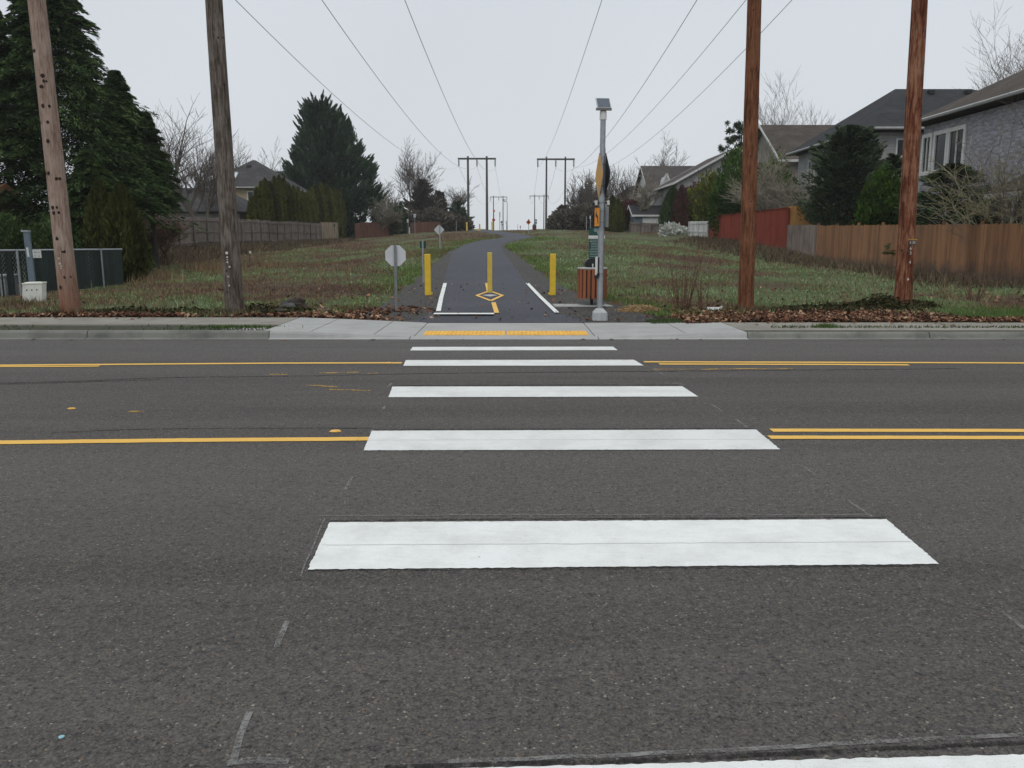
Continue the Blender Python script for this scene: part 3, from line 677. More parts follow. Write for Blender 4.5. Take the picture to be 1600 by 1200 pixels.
# ------------------------------------------------------------------ far pylons, crossarms and lines
M_FPOLE = plain('far_pole_wood', (.10, .09, .085), (.07, .062, .058), 5, .9)
M_ARM = plain('crossarm_wood', (.08, .075, .07), (.055, .05, .045), 5, .9)
def insulator(p, L, parent, r=.17):
    m = MB(); p = Vector(p)
    for k in range(7):
        z = p.z - L * (.1 + .85 * k / 7); m.tube((p.x, p.y, z), (p.x, p.y, z - L * .07), r, r * .5, 8)
    m.tube(p, (p.x, p.y, p.z - L), r * .25, n=5); m.build('insulator', M_INS, parent)
def pylon(D, xa, xb, yt, ya, xl, xr, label, pr, lean=0, g='far H-frame power pylons'):
    """xa, xb pole pixels; yt top pixel; ya crossarm pixel; xl, xr arm end pixels"""
    a, c = W(xa, yt, D), W(xb, yt, D); base = Vector(((a.x + c.x) / 2, D, hz((a.x + c.x) / 2, D) - .2))
    t = thing('power_pylon', base, label, 'power pylon', g)
    for q in (a, c):
        m = MB(); zb = hz(q.x, D) - 1.0; n = 6
        for k in range(n):
            z0, z1 = zb + (q.z - zb) * k / n, zb + (q.z - zb) * (k + 1) / n
            m.tube((q.x + lean * (q.z - z0), D, z0), (q.x + lean * (q.z - z1), D, z1), pr * (1 - .3 * k / n), pr * (1 - .3 * (k + 1) / n), 10, caps=k in (0, n - 1))
        m.build('pole', M_FPOLE, t, smooth=True)
    l, r = W(xl, ya, D), W(xr, ya, D); m = MB(); zz = (l.z + r.z) / 2
    m.box(l.x, D - pr - .22, zz - .11, r.x, D - pr - .02, zz + .11); m.box(l.x, D + pr + .02, zz - .11, r.x, D + pr + .22, zz + .11); m.build('crossarm', M_ARM, t)
    ends = []
    for k in (0, .5, 1):
        x = l.x + .15 + (r.x - l.x - .3) * k
        insulator((x, D, zz - .1), 1.25, t); ends.append(Vector((x, D, zz - 1.35)))
    return ends
EL = pylon(146, 731, 760.5, 244, 248, 715.5, 775, 'dark H-frame power pylon left of the trail crest, nearer of the left pair', .24, .0)
ER = pylon(146, 854, 883.5, 245, 248.8, 839, 898, 'H-frame power pylon right of the trail crest, nearer of the right pair', .2)
EL2 = pylon(330, 771, 786, 306, 307.8, 766, 792.5, 'small distant H-frame pylon seen between the left pylon and the crest', .22, .0)
ER2 = pylon(330, 835.5, 850, 304, 306.3, 827.5, 857.5, 'small distant H-frame pylon beyond the orange sign', .22)
M_WIRE = plain('conductor', (.12, .12, .13), (.09, .09, .1), 3, .5)
def wire(P0, P1, s, r, label, name='power_line', n=60):
    m = MB(); pts = []
    for k in range(n + 1):
        t = k / n; p = Vector(P0) * (1 - t) + Vector(P1) * t; p.z -= 4 * s * t * (1 - t); pts.append(p)
    for a, c in zip(pts[:-1], pts[1:]): m.tube(a, c, r, n=4, caps=False)
    tag(m.build(name, M_WIRE, loc=tuple(P0)), label, 'power line', 'overhead power lines')
def solve_wire(X0, Y0, E, pa, pb):
    ts, zs = [], []
    for (x, y) in (pa, pb):
        lo, hi = 0.0, .999
        f = lambda t: (X0 + (E.x - X0) * t) - W(x, y, Y0 + (E.y - Y0) * t).x
        s0 = f(1e-4) > 0
        for _ in range(60):
            mid = (lo + hi) / 2
            if (f(mid) > 0) == s0: lo = mid
            else: hi = mid
        ts.append(lo); zs.append(W(x, y, Y0 + (E.y - Y0) * lo).z)
    A = np.array([[1 - t, -4 * t * (1 - t)] for t in ts]); bb = np.array([z - E.z * t for z, t in zip(zs, ts)])
    Z0, s = np.linalg.solve(A, bb); print('wire', X0, [round(t, 3) for t in ts], [round(z, 2) for z in zs], 'Z0', round(Z0, 2), 's', round(s, 2))
    return Z0, s
def fore_arm(pa, pb, arms, zarm):
    """crossarm of the near pylon pair, above the frame, held by the first pole"""
    (ta, ba, sa, _), (tb, bb_, sb, _) = pa, pb
    m = MB(); x0, x1 = arms[0] - .2, arms[-1] + .2; ya = (ba.y + bb_.y) / 2
    for s in (-1, 1): m.box(x0, ya + s * .32 - .06, zarm, x1, ya + s * .32 + .06, zarm + .28)
    m.build('crossarm', M_ARM, ta)
    for x in arms: insulator((x, ya, zarm), 1.2, ta, .11)
LW = [(-10.4, EL[0], (368, 0), (637, 241)), (-7.1, EL[1], (503, 0), (662, 212)), (-3.8, EL[2], (632.5, 0), (701, 166))]
RW = [(3.4, ER[0], (940.5, 0), (880, 178)), (6.7, ER[1], (1089, 0), (947.5, 214)), (10.0, ER[2], (1165.5, 0), (951, 237.5)), (12.2, ER[2] + Vector((0, 0, -.6)), (1237.5, 0), (955, 259))]
lab = ['leftmost overhead line, running past the tip of the big conifer', 'second overhead line from the left, sagging to the left pylon', 'third overhead line from the left, steep towards the left pylon',
       'steep overhead line just left of the solar beacon pole', 'overhead line passing right behind the solar beacon pole', 'overhead line that leaves the frame beside the nearer red pole', 'rightmost overhead line, crossing behind the nearer red pole']
k = 0
for side, Ws in (('l', LW), ('r', RW)):
    for X0, E, pa, pb in Ws:
        Z0, s = solve_wire(X0, 17.0, E, pa, pb)
        Z0 = min(max(Z0, 8), 16); wire((X0, 17.0, Z0), E, s, .0125, lab[k]); k += 1
    e0, e1 = (EL, EL2) if side == 'l' else (ER, ER2)
    for a, c, w_ in zip(e0, e1, ('left', 'middle', 'right')):
        wire(a, c, 3.5, .02, f'thin faint line from the {w_} insulator of the nearer {"left" if side == "l" else "right"} pylon to the distant one')
fore_arm(poles[0], poles[1], [-10.4, -7.1, -3.8], 11.6)
fore_arm(poles[2], poles[3], [3.4, 6.7, 10.0], 11.6)

# ------------------------------------------------------------------ fences
def fence(name, pts, hh, mats, label, group=None, bw=.14, post_sp=2.4, jagt=.015, rail_side=0, topcap=False, zs=None, posts_mat=None, post_over=.0, rails=True, sink=.05, boards_name='board_panel'):
    """vertical-board fence along plan points; hh height; rail_side -1/+1 puts rails and posts on that side of the boards"""
    P = [Vector((p[0], p[1], 0)) for p in pts]; base = Vector((P[0].x, P[0].y, hz(P[0].x, P[0].y)))
    t = thing(name, base, label, 'fence', group); m = MB(); L = 0; tot = sum((q - p).length for p, q in zip(P[:-1], P[1:]))
    pm = posts_mat or mats
    def zat(p, s):
        return np.interp(s / tot, *zip(*zs)) if zs else hz(p.x, p.y)
    for p, q in zip(P[:-1], P[1:]):
        d = (q - p); ln = d.length; d.normalize(); nn = Vector((-d.y, d.x, 0)); n = int(ln / bw)
        tn = .5
        for k in range(n):
            c = p + d * (k + .5) * ln / n; z = zat(c, L + (k + .5) * ln / n); h = hh + random.gauss(0, jagt)
            tn = min(1, max(0, tn * .4 + .6 * random.random()))
            lean = random.gauss(0, .006)
            a = d * (ln / n / 2 - .003); th = nn * .011; off = nn * random.gauss(0, .002)
            lo, hi = c + off + Vector((0, 0, z - sink)), c + off + d * lean + Vector((0, 0, z + h))
            m.hexa([lo - a - th, lo + a - th, lo + a + th, lo - a + th, hi - a - th, hi + a - th, hi + a + th, hi - a + th], tn)
        if rails:
            r = MB()
            for fz in (.15, .5, .9) if hh > 1.5 else (.2, .85):
                ns = max(1, int(ln / post_sp))
                for k in range(ns):
                    a0, a1 = p + d * ln * k / ns, p + d * ln * (k + 1) / ns
                    z0, z1 = zat(a0, L + ln * k / ns) + hh * fz, zat(a1, L + ln * (k + 1) / ns) + hh * fz
                    s_ = nn * (rail_side or 1) * .04; c = (a0 + a1) / 2 + s_ + Vector((0, 0, (z0 + z1) / 2))
                    r.obox(c, (Vector((a1.x, a1.y, z1)) - Vector((a0.x, a0.y, z0))) / 2, nn * .02, Vector((0, 0, .042)), random.random())
            r.build('rail', mats, t)
        ns = max(1, int(round(ln / post_sp)))
        for k in range(ns + 1):
            c = p + d * ln * k / ns + nn * (rail_side or 1) * .075; z = zat(c, L + ln * k / ns); g = MB()
            g.obox(c + Vector((0, 0, z + (hh + post_over) / 2 - .1)), d * .045, nn * .045, Vector((0, 0, (hh + post_over) / 2 + .1)), random.random())
            g.build('fence_post', pm, t)
        L += ln
    m.build(boards_name, mats, t)
    if topcap:
        r = MB(); L = 0
        for p, q in zip(P[:-1], P[1:]):
            d = q - p; ln = d.length; ns = max(1, int(ln / 2.4)); d.normalize(); nn = Vector((-d.y, d.x, 0))
            for k in range(ns):
                a0, a1 = p + d * ln * k / ns, p + d * ln * (k + 1) / ns
                z0, z1 = zat(a0, L + ln * k / ns) + hh + .03, zat(a1, L + ln * (k + 1) / ns) + hh + .03
                r.obox((a0 + a1) / 2 + Vector((0, 0, (z0 + z1) / 2)), (a1 - a0) / 2 + Vector((0, 0, (z1 - z0) / 2)), nn * .06, Vector((0, 0, .02)), random.random())
            L += ln
        r.build('cap_board', mats, t)
    return t
F_GREY = wood('fence_grey', (.135, .108, .09), (.185, .155, .135), 14, .3)
F_TAN = wood('fence_tan', (.24, .175, .12), (.30, .235, .17), 14, .25)
F_BROWN = wood('fence_brown', (.21, .098, .048), (.27, .14, .072), 12, .38, dark=(.12, .085, .065), stain=.30)
F_BROWNGREY = wood('fence_silver', (.165, .125, .10), (.22, .18, .155), 12, .3)
F_RED = wood('fence_red', (.19, .03, .018), (.225, .045, .027), 10, .25, dark=(.12, .02, .014))
F_YEL = wood('fence_honey', (.42, .21, .06), (.48, .26, .09), 10, .2)
F_WHT = wood('fence_white', (.5, .5, .48), (.58, .58, .56), 10, .2, dark=(.25, .24, .22))
F_DRED = wood('fence_dark_red', (.11, .05, .038), (.14, .07, .05), 10, .2)
fence('wooden_fence', [(-20.0, 38.5), (-20.05, 88)], 1.85, F_GREY, 'long weathered grey board fence along the left edge of the field', rail_side=-1, jagt=.03, bw=.16, post_over=-.1)
fence('wooden_fence', [(-20.05, 88.4), (-20.4, 98.5)], 2.0, F_TAN, 'lighter tan board fence, newer end piece between grey fence and big conifer', rail_side=1, jagt=.01)
fence('wooden_fence', [(-19.6, 105), (-15.9, 108)], 1.9, F_DRED, 'short reddish brown fence at the foot of the big conifer', rail_side=1)
fence('wooden_fence', [(-15.5, 122), (-10.5, 124)], 1.5, F_DRED, 'low dark red fence far behind the white diamond sign', rail_side=1)
# right side
fence('wooden_fence', [(15.55, 42.9), (15.35, 46.8)], 1.86, F_BROWNGREY, 'silver grey end panel of the fence beside the honey coloured one', rail_side=-1, zs=[(0, .5), (1, .56)])
fence('wooden_fence', [(15.0, 20.2), (15.3, 25), (15.56, 42.8)], 1.82, F_BROWN, 'long rusty brown board fence behind the rust red pole', rail_side=-1, post_over=.12, zs=[(0, .22), (.2, .25), (1, .5)], bw=.15)
fence('wooden_fence', [(15.45, 47.2), (14.8, 63)], 1.86, F_RED, 'red painted board fence right of the trail', rail_side=-1, zs=[(0, 1.5), (1, 1.42)], topcap=True, sink=.35)
fence('wooden_fence', [(15.65, 47.3), (19.2, 47.6)], 1.95, F_YEL, 'honey coloured fence meeting the red one at a corner', rail_side=1, zs=[(0, 1.52), (1, 1.52)], sink=.3)
fence('wooden_fence', [(14.8, 63.3), (14.6, 69)], 1.6, F_WHT, 'short white board fence left of the red one', rail_side=1, zs=[(0, 1.4), (1, 1.5)], sink=.3)
fence('wooden_fence', [(15.2, 84), (12.9, 91.5)], 1.35, F_GREY, 'grey brown fence in front of the small blue garage', rail_side=1, zs=[(0, 1.85), (1, 2.15)], sink=.5)
# retaining skirt of dark planks under the grey fence
m = MB()
for k in range(64):
    y0 = 38.5 + k * .93; z = hz(-19.8, y0); m.hexa([(-19.86, y0, z - .9), (-19.78, y0, z - .9), (-19.78, y0 + .91, z - .9), (-19.86, y0 + .91, z - .9), (-19.86, y0, z + .12), (-19.78, y0, z + .12), (-19.78, y0 + .91, z + .12), (-19.86, y0 + .91, z + .12)], random.random())
tag(m.build('retaining_wall', M_DARKPOST, loc=(-19.8, 38.5, hz(-19.8, 38.5))), 'low dark retaining boards under the long grey fence', 'retaining wall')

# chain link fence with green slats
M_SLAT = plain('green_slats', (.013, .027, .023), (.008, .017, .015), 3, .6, tint=.35)
cl = thing('chain_link_fence', (-13, 20, .12), 'chain link fence with dark green slats behind the leftmost pole', 'fence')
CL0, CL1 = W(-60, 392, 20.0), W(190, 389.5, 27.6)
def clp(t): return Vector((CL0.x + (CL1.x - CL0.x) * t, CL0.y + (CL1.y - CL0.y) * t, 0))
m = MB()
cd_ = (CL1 - CL0); cd_.z = 0; ln = cd_.length; cd_.normalize(); cn = Vector((-cd_.y, cd_.x, 0))
for k in range(int(ln / .075)):
    c = clp((k + .5) * .075 / ln); z0 = hz(c.x, c.y) + .04
    zt = CL0.z + (CL1.z - CL0.z) * (k * .075 / ln) - .03
    if random.random() < (.55 if k * .075 < .31 * ln else .03): continue
    m.obox(c + Vector((0, 0, (z0 + zt) / 2)), cd_ * .033, cn * .003, Vector((0, 0, (zt - z0) / 2)), random.random())
m.build('slat_mesh', M_SLAT, cl)
m = MB()
for k in range(int(ln / .12)):                     # wire mesh diagonals
    for s in (-1, 1):
        a = clp(min(1, max(0, (k * .12) / ln))); c = clp(min(1, max(0, (k * .12 + s * 1.1) / ln)))
        m.tube(a + cn * .01 + Vector((0, 0, .16)), c + cn * .01 + Vector((0, 0, 1.28)), .003, n=3, caps=False)
m.build('wire_mesh', M_GALV, cl)
m = MB(); m.tube(CL0, CL1, .026, n=8); m.build('top_rail', M_GALV, cl, smooth=True)
for x, y0 in ((26, 0), (157, 0), (-50, 0)):
    best = min((abs(PX(clp(t) + Vector((0, 0, 1.0)))[0] - x), t) for t in np.linspace(0, 1, 400))[1]
    c = clp(best) - cn * .04; m = MB(); m.tube((c.x, c.y, hz(c.x, c.y) - .1), (c.x, c.y, CL0.z + (CL1.z - CL0.z) * best + .02), .03, n=8); m.build('line_post', M_GALV, cl, smooth=True)
a, c = W(160, 417.5, 27.0), W(191, 416.5, 27.6); m = MB(); m.tube(a, c, .02, n=6); m.build('gate_rail', M_GALV, cl)

# ------------------------------------------------------------------ houses
def siding(name, c, step=.16, d=.5, patch=None):
    m, t, b = nodes_of(name, .75, .2)
    g = t.nodes.new('ShaderNodeTexCoord'); q = t.nodes.new('ShaderNodeSeparateXYZ'); t.links.new(g.outputs['Object'], q.inputs[0])
    fr = math_(t, 'FRACT', math_(t, 'DIVIDE', q.outputs['Z'], step))
    n = noise(t, 2, 5); n2 = noise(t, 3.5, 5, stretch=(.7, .7, 3), rough=.75)
    col = mixc(t, c, tuple(x * .75 for x in c), mapr(t, n, .4, .7))
    if patch: col = mixc(t, col, patch, mapr(t, n2, .46, .56, 0, 1))
    col = mixc(t, col, tuple(x * d for x in c), mapr(t, fr, .86, .97))
    t.links.new(col, b.inputs['Base Color']); bump(t, b, fr, .8, .02)
    return m
def shingle(name, c):
    m, t, b = nodes_of(name, .92, .12)
    br = t.nodes.new('ShaderNodeTexBrick'); g = t.nodes.new('ShaderNodeTexCoord'); mp = t.nodes.new('ShaderNodeMapping')
    mp.inputs['Rotation'].default_value = (R(90), 0, 0); 
    q = t.nodes.new('ShaderNodeSeparateXYZ'); t.links.new(g.outputs['Object'], q.inputs[0])
    cb = t.nodes.new('ShaderNodeCombineXYZ'); t.links.new(math_(t, 'ADD', q.outputs['X'], q.outputs['Y']), cb.inputs[0]); t.links.new(q.outputs['Z'], cb.inputs[1])
    t.links.new(cb.outputs[0], br.inputs['Vector'])
    br.inputs['Scale'].default_value = 1; br.inputs['Brick Width'].default_value = .3; br.inputs['Row Height'].default_value = .11; br.inputs['Mortar Size'].default_value = .006
    br.inputs['Color1'].default_value = (*c, 1); br.inputs['Color2'].default_value = (*[x * .68 for x in c], 1); br.inputs['Mortar'].default_value = (*[x * .4 for x in c], 1)
    n = noise(t, .8, 5); col = mixc(t, br.outputs['Color'], tuple(x * 1.35 for x in c), mapr(t, n, .45, .7, 0, .6))
    t.links.new(col, b.inputs['Base Color']); bump(t, b, br.outputs['Fac'], .4, .01)
    return m
def glass(name='window_glass'):
    if name in _m: return _m[name]
    m, t, b = nodes_of(name, .12, .25); n = noise(t, 1.5, 2)
    t.links.new(cramp(t, n, [(.4, (.012, .014, .016)), (.6, (.03, .034, .04))]), b.inputs['Base Color']); _m[name] = m; return m
M_GLASS = glass(); M_TRIM = plain('white_trim', (.58, .58, .56), (.5, .5, .48), 4, .6); M_TRIMG = plain('grey_trim', (.30, .30, .29), (.24, .24, .23), 4, .6)
def hip(name, t, x0, x1, y0, y1, ze, r0, r1, zr, mat, th=.16, soffit=None):
    """hip roof: eave rectangle and a ridge r0-r1 (plan points) at zr"""
    m = MB(); E = [(x0, y0), (x1, y0), (x1, y1), (x0, y1)]
    m.v = [(a, b_, ze) for a, b_ in E] + [(a, b_, ze - th) for a, b_ in E] + [(r0[0], r0[1], zr), (r1[0], r1[1], zr)]
    alongx = abs(r1[0] - r0[0]) > abs(r1[1] - r0[1])
    f = [(0, 1, 9, 8), (1, 2, 9), (2, 3, 8, 9), (3, 0, 8)] if alongx else [(0, 1, 8), (1, 2, 9, 8), (2, 3, 9), (3, 0, 8, 9)]
    f += [(7, 6, 5, 4), (4, 5, 1, 0), (5, 6, 2, 1), (6, 7, 3, 2), (7, 4, 0, 3)]
    m.f = f; m.t = [.5] * len(f); m.m = [0] * len(f)
    rf = m.build(name, mat, t)
    g = MB(); o = .02
    for (a, b_), (c, d) in zip(E, E[1:] + E[:1]):
        g.tube((a, b_, ze - th * .45), (c, d, ze - th * .45), .085, n=6)
    g.build('gutter', soffit or M_TRIMG, rf)
    return rf
def gable_roof(t, x0, x1, y0, y1, ze, zr, axis, mat, over=.4, th=.18, fascia=None):
    """ridge along axis 'x' or 'y' over the footprint, with rake boards"""
    m = MB(); fz = MB()
    if axis == 'x':
        ym = (y0 + y1) / 2; X0, X1 = x0 - over, x1 + over; sl = (zr - ze) / (ym - y0)
        for s, ya in ((-1, y0 - over), (1, y1 + over)):
            z = ze - over * sl
            q = [(X0, ya, z), (X1, ya, z), (X1, ym, zr), (X0, ym, zr)]
            m.hexa([(a, b_, c - th) for a, b_, c in q] + q)
            for xx in (X0 - .02, X1 + .02):
                d = Vector((0, ym - ya, zr - z)) / 2; fz.obox(Vector((xx, (ya + ym) / 2, (z + zr) / 2 - th * .5)), (.02, 0, 0), d, Vector((0, 0, th * .65)))
            fz.box(X0, ya - .05 if s < 0 else ya, z - th, X1, ya if s < 0 else ya + .05, z + .02)
    else:
        xm = (x0 + x1) / 2; Y0, Y1 = y0 - over, y1 + over; sl = (zr - ze) / (xm - x0)
        for s, xa in ((-1, x0 - over), (1, x1 + over)):
            z = ze - over * sl
            q = [(xa, Y0, z), (xm, Y0, zr), (xm, Y1, zr), (xa, Y1, z)]
            m.hexa([(a, b_, c - th) for a, b_, c in q] + q)
            for yy in (Y0 - .02, Y1 + .02):
                d = Vector((xm - xa, 0, zr - z)) / 2; fz.obox(Vector(((xa + xm) / 2, yy, (z + zr) / 2 - th * .5)), d, (0, .02, 0), Vector((0, 0, th * .65)))
            fz.box(xa - .05 if s < 0 else xa, Y0, z - th, xa if s < 0 else xa + .05, Y1, z + .02)
    rf = m.build('roof', mat, t); fz.build('fascia', fascia or M_TRIM, rf); return rf
def gable_walls(t, x0, x1, y0, y1, zb, ze, zr, axis, mat):
    m = MB()
    if axis == 'x':
        ym = (y0 + y1) / 2; m.prism([(x0, y0, zb), (x0, y0, ze), (x0, ym, zr - .1), (x0, y1, ze), (x0, y1, zb)], (x1 - x0, 0, 0))
    else:
        xm = (x0 + x1) / 2; m.prism([(x0, y0, zb), (x1, y0, zb), (x1, y0, ze), (xm, y0, zr - .1), (x0, y0, ze)], (0, y1 - y0, 0))
    return m.build('wall', mat, t)
def window(t, c, w_, h, face, mull=1, rows=0, fr=.09, trim=None, pane=None, blind=0):
    """face 'x-' looks to -X, 'y-' looks to -Y; c is the centre on the wall plane"""
    c = Vector(c); u = Vector((0, 1, 0)) if face == 'x-' else Vector((1, 0, 0)); n = Vector((-1, 0, 0)) if face == 'x-' else Vector((0, -1, 0)); z = Vector((0, 0, 1))
    m = MB(); o = n * .045
    m.obox(c + o + z * (h / 2 + fr / 2), u * (w_ / 2 + fr), n * .04, z * fr / 2); m.obox(c + o - z * (h / 2 + fr / 2), u * (w_ / 2 + fr), n * .05, z * fr / 2)
    for s in (-1, 1): m.obox(c + o + u * s * (w_ / 2 + fr / 2), u * fr / 2, n * .038, z * h / 2)
    for k in range(mull): m.obox(c + o * .8 + u * (w_ * ((k + 1) / (mull + 1) - .5)), u * .025, n * .03, z * h / 2)
    for k in range(rows): m.obox(c + o * .7 + z * (h * ((k + 1) / (rows + 1) - .5)), u * w_ / 2, n * .02, z * .018)
    f = m.build('window', trim or M_TRIM, t)
    m = MB(); m.obox(c + n * .012, u * w_ / 2, n * .008, z * h / 2); m.build('pane', pane or M_GLASS, f)
    return f
SID_BLUE = siding('siding_blue_grey', (.38, .385, .42), .15, .55, (.21, .205, .22)); SID_GREY = siding('siding_grey', (.34, .345, .34)); SID_BEIGE = siding('siding_beige', (.42, .34, .22)); SID_PALE = siding('siding_pale', (.55, .56, .55))
SID_TAUPE = siding('siding_taupe', (.24, .22, .19)); SID_SLATE = siding('siding_slate', (.16, .2, .24))
RF_BROWN = shingle('shingle_brown', (.075, .062, .052)); RF_DARK = shingle('shingle_charcoal', (.036, .037, .041)); RF_GREY = shingle('shingle_grey', (.062, .060, .060)); RF_MAUVE = shingle('shingle_mauve', (.075, .063, .060))
GR = 1.0
# near house, right
t = thing('house', (18.9, 26, .6), 'blue grey house with a brown hip roof at the right edge', 'house')
m = MB(); m.box(18.9, 15, .3, 32, 39.3, 6.7); m.build('wall', SID_BLUE, t)
hip('roof', t, 18.35, 33, 14, 39.9, 6.95, (25.2, 21), (25.2, 33.2), 10.6, RF_BROWN, soffit=M_TRIMG)
for x0, x1, yt, yb in ((1441, 1453, 212, 262), (1459, 1478, 203, 254), (1481.5, 1505, 194, 248)):
    D0, D1 = [min(np.arange(24, 40, .02), key=lambda d: abs(PX((18.85, d, 5.3))[0] - x)) for x in (x0, x1)]
    yc = (D0 + D1) / 2; z0 = W(x0, yb, D0).z; z1 = W(x1, yt, D1).z
    window(t, (18.9, yc, 5.42), abs(D0 - D1) - .12, 1.5, 'x-', mull=1 if x0 != 1459 else 0, fr=.17)
m = MB(); m.hexa([(17.6, 19, 3.2), (18.9, 19, 3.2), (18.9, 31.5, 3.2), (17.6, 31.5, 3.2), (17.6, 19, 3.32), (18.9, 19, 3.95), (18.9, 31.5, 3.95), (17.6, 31.5, 3.32)]); m.build('porch_roof', RF_BROWN, t)
m = MB(); m.box(17.58, 19, 3.1, 17.66, 31.5, 3.28); m.build('porch_fascia', M_TRIMG, t)
m = MB(); m.box(18.86, 18, .5, 18.9, 33, 3.1); m.build('lower_wall', plain('lower_wall_shade_brown', (.10, .06, .045), (.07, .04, .03), 9), t)  # brownish shadow on the lower wall, painted as a dark sheet
window(t, (18.84, 30.6, 2.35), 1.9, 1.35, 'x-', mull=2, fr=.14); window(t, (18.84, 27.6, 2.35), 1.9, 1.35, 'x-', mull=1, fr=.2); window(t, (18.84, 25.2, 2.35), 1.4, 1.35, 'x-', mull=1, fr=.2)
# second house right, charcoal hip roof
t = thing('house', (21.5, 51, 1), 'grey house with a charcoal hip roof behind the rust red pole', 'house')
m = MB(); m.box(21.7, 50.8, .6, 35, 64.5, 7.9); m.build('wall', SID_GREY, t)
hip('roof', t, 21.0, 35.8, 50, 65.3, 8.1, (25.5, 57.5), (30.6, 57.5), 11.5, RF_DARK, soffit=M_TRIMG)
window(t, (21.7, 61.5, 6.4), 1.2, 1.6, 'x-', mull=1, rows=2); window(t, (21.7, 55.5, 6.4), 1.0, 1.4, 'x-', rows=1)
window(t, (23.4, 50.8, 7.0), 1.0, .9, 'y-'); window(t, (27.9, 50.8, 5.6), 1.5, 1.2, 'y-')
m = MB()
for x in (27.2, 29.6): m.box(x, 56.2, 11.0, x + .35, 56.6, 11.25)
m.build('roof_vent', M_BLACK, t)
# third house right, brown grey gable roof, gable end with white rake
t = thing('house', (22, 70, 1), 'taupe house with a big brown grey roof behind the nearer red pole', 'house')
gable_walls(t, 22.2, 36, 69.5, 81, .8, 8.3, 11.4, 'x', SID_TAUPE)
gable_roof(t, 22.2, 36, 69.5, 81, 8.3, 11.55, 'x', RF_BROWN, over=.5)
window(t, (22.2, 72.5, 6.2), 1.2, 1.4, 'x-', mull=1, rows=1)
# fourth: gable facing the road
t = thing('house', (22, 86, 1.5), 'grey house whose long white rake rises above the burgundy shrubs', 'house')
gable_walls(t, 16.7, 28.5, 86, 98, 1.5, 7.5, 10.7, 'y', SID_GREY); gable_roof(t, 16.7, 28.5, 86, 98, 7.55, 10.8, 'y', RF_MAUVE, over=.5)
# fifth: pale house, ridge along X, small gable dormer
t = thing('house', (16, 102, 2), 'pale grey house with mauve brown roof and small pointed gable', 'house')
gable_walls(t, 16.4, 28, 100, 112, 1.8, 7.3, 10.6, 'x', SID_PALE); gable_roof(t, 16.4, 28, 100, 112, 7.3, 10.7, 'x', RF_MAUVE, over=.4)
m = MB(); m.prism([(17.3, 99.5, 2.2), (18.9, 99.5, 2.2), (18.9, 99.5, 7.2), (18.1, 99.5, 9.0), (17.3, 99.5, 7.2)], (0, 3, 0)); m.build('bay', SID_PALE, t)
m = MB()
for s in (-1, 1): m.obox((18.1 + s * .5, 99.4, 8.1), (.5, 0, -s * 1.15), (0, .06, 0), (.08 * s, 0, .06))
m.build('bay_trim', M_TRIM, t)
for q in ((16.4, 103.5, 6.2), (16.4, 108, 6.2), (16.4, 104, 3.8)): window(t, q, 1.1, 1.5, 'x-', mull=1)
window(t, (18.1, 99.5, 6.3), .8, 1.4, 'y-'); window(t, (20.6, 100, 6.3), 1.4, 1.4, 'y-')
# red brown house further
t = thing('house', (11.6, 128, 3), 'distant red brown house half hidden by bare shrubs', 'house')
m = MB(); m.box(15.6, 126, 2.5, 25, 134, 7.5); m.build('wall', plain('brick_red', (.10, .055, .045), (.07, .04, .035), 3), t); hip('roof', t, 15.0, 25.6, 125.4, 134.6, 7.4, (18.3, 130), (22.6, 130), 9.8, RF_MAUVE)
# small garage
t = thing('garage', (11.9, 79, 2), 'small slate blue garage with a white door behind the grey brown fence', 'garage')
gable_walls(t, 13.3, 19, 91.5, 96.5, 1.6, 4.4, 5.4, 'x', SID_SLATE); gable_roof(t, 13.3, 19, 91.5, 96.5, 4.4, 5.4, 'x', RF_DARK, over=.3)
m = MB(); m.box(14.2, 91.42, 1.8, 17.2, 91.5, 4.0); m.build('garage_door', M_TRIM, t)
# left houses
t = thing('house', (-27, 71, 1), 'low grey roofed house just behind the long grey fence', 'house')
m = MB(); m.box(-34, 73, .8, -23.6, 82, 3.9); m.build('wall', SID_GREY, t); hip('roof', t, -34.6, -23.0, 72.4, 82.6, 4.05, (-31, 77.5), (-26.5, 77.5), 6.3, RF_GREY, soffit=M_BLACK)
m = MB()
for x in (-29.3, -28.2): m.box(x, 76.2, 5.85, x + .4, 76.5, 6.1)
m.build('roof_vent', M_BLACK, t); window(t, (-25.2, 73, 2.9), 1.4, 1.0, 'y-', mull=1)
t = thing('house', (-27, 90, 1), 'beige two storey house with charcoal hip roof and a skylight', 'house')
m = MB(); m.box(-32.5, 89.6, 1, -24.2, 99, 6.9); m.build('wall', SID_BEIGE, t)
rf = hip('roof', t, -33.2, -23.6, 89, 99.6, 7.1, (-28.6, 94), (-28.4, 94.4), 10.3, RF_GREY)
m = MB(); p = Vector((-29.9, 91.0, 8.42)); m.obox(p, (.45, 0, 0), (0, .5, .32), (0, -.05, .09)); m.build('skylight', plain('skylight_glass', (.55, .6, .62), None, 5, .15), rf)
m = MB(); m.box(-28.9, 92.5, 9.3, -28.4, 92.8, 9.6); m.build('roof_vent', M_BLACK, rf)
window(t, (-27.4, 89.6, 6.0), 1.1, 1.2, 'y-', mull=1)
t = thing('house', (-26, 112, 2), 'dark roofed house whose low ridge shows right of the skylight house', 'house')
m = MB(); m.box(-33, 104, 1, -25.2, 114, 7.2); m.build('wall', SID_BEIGE, t); gable_roof(t, -33, -25.2, 104, 114, 7.2, 10.3, 'x', RF_DARK)
t = thing('garden_shed', (-22, 33, .3), 'low shed with a brown roof edge at the far left of the photo', 'shed')
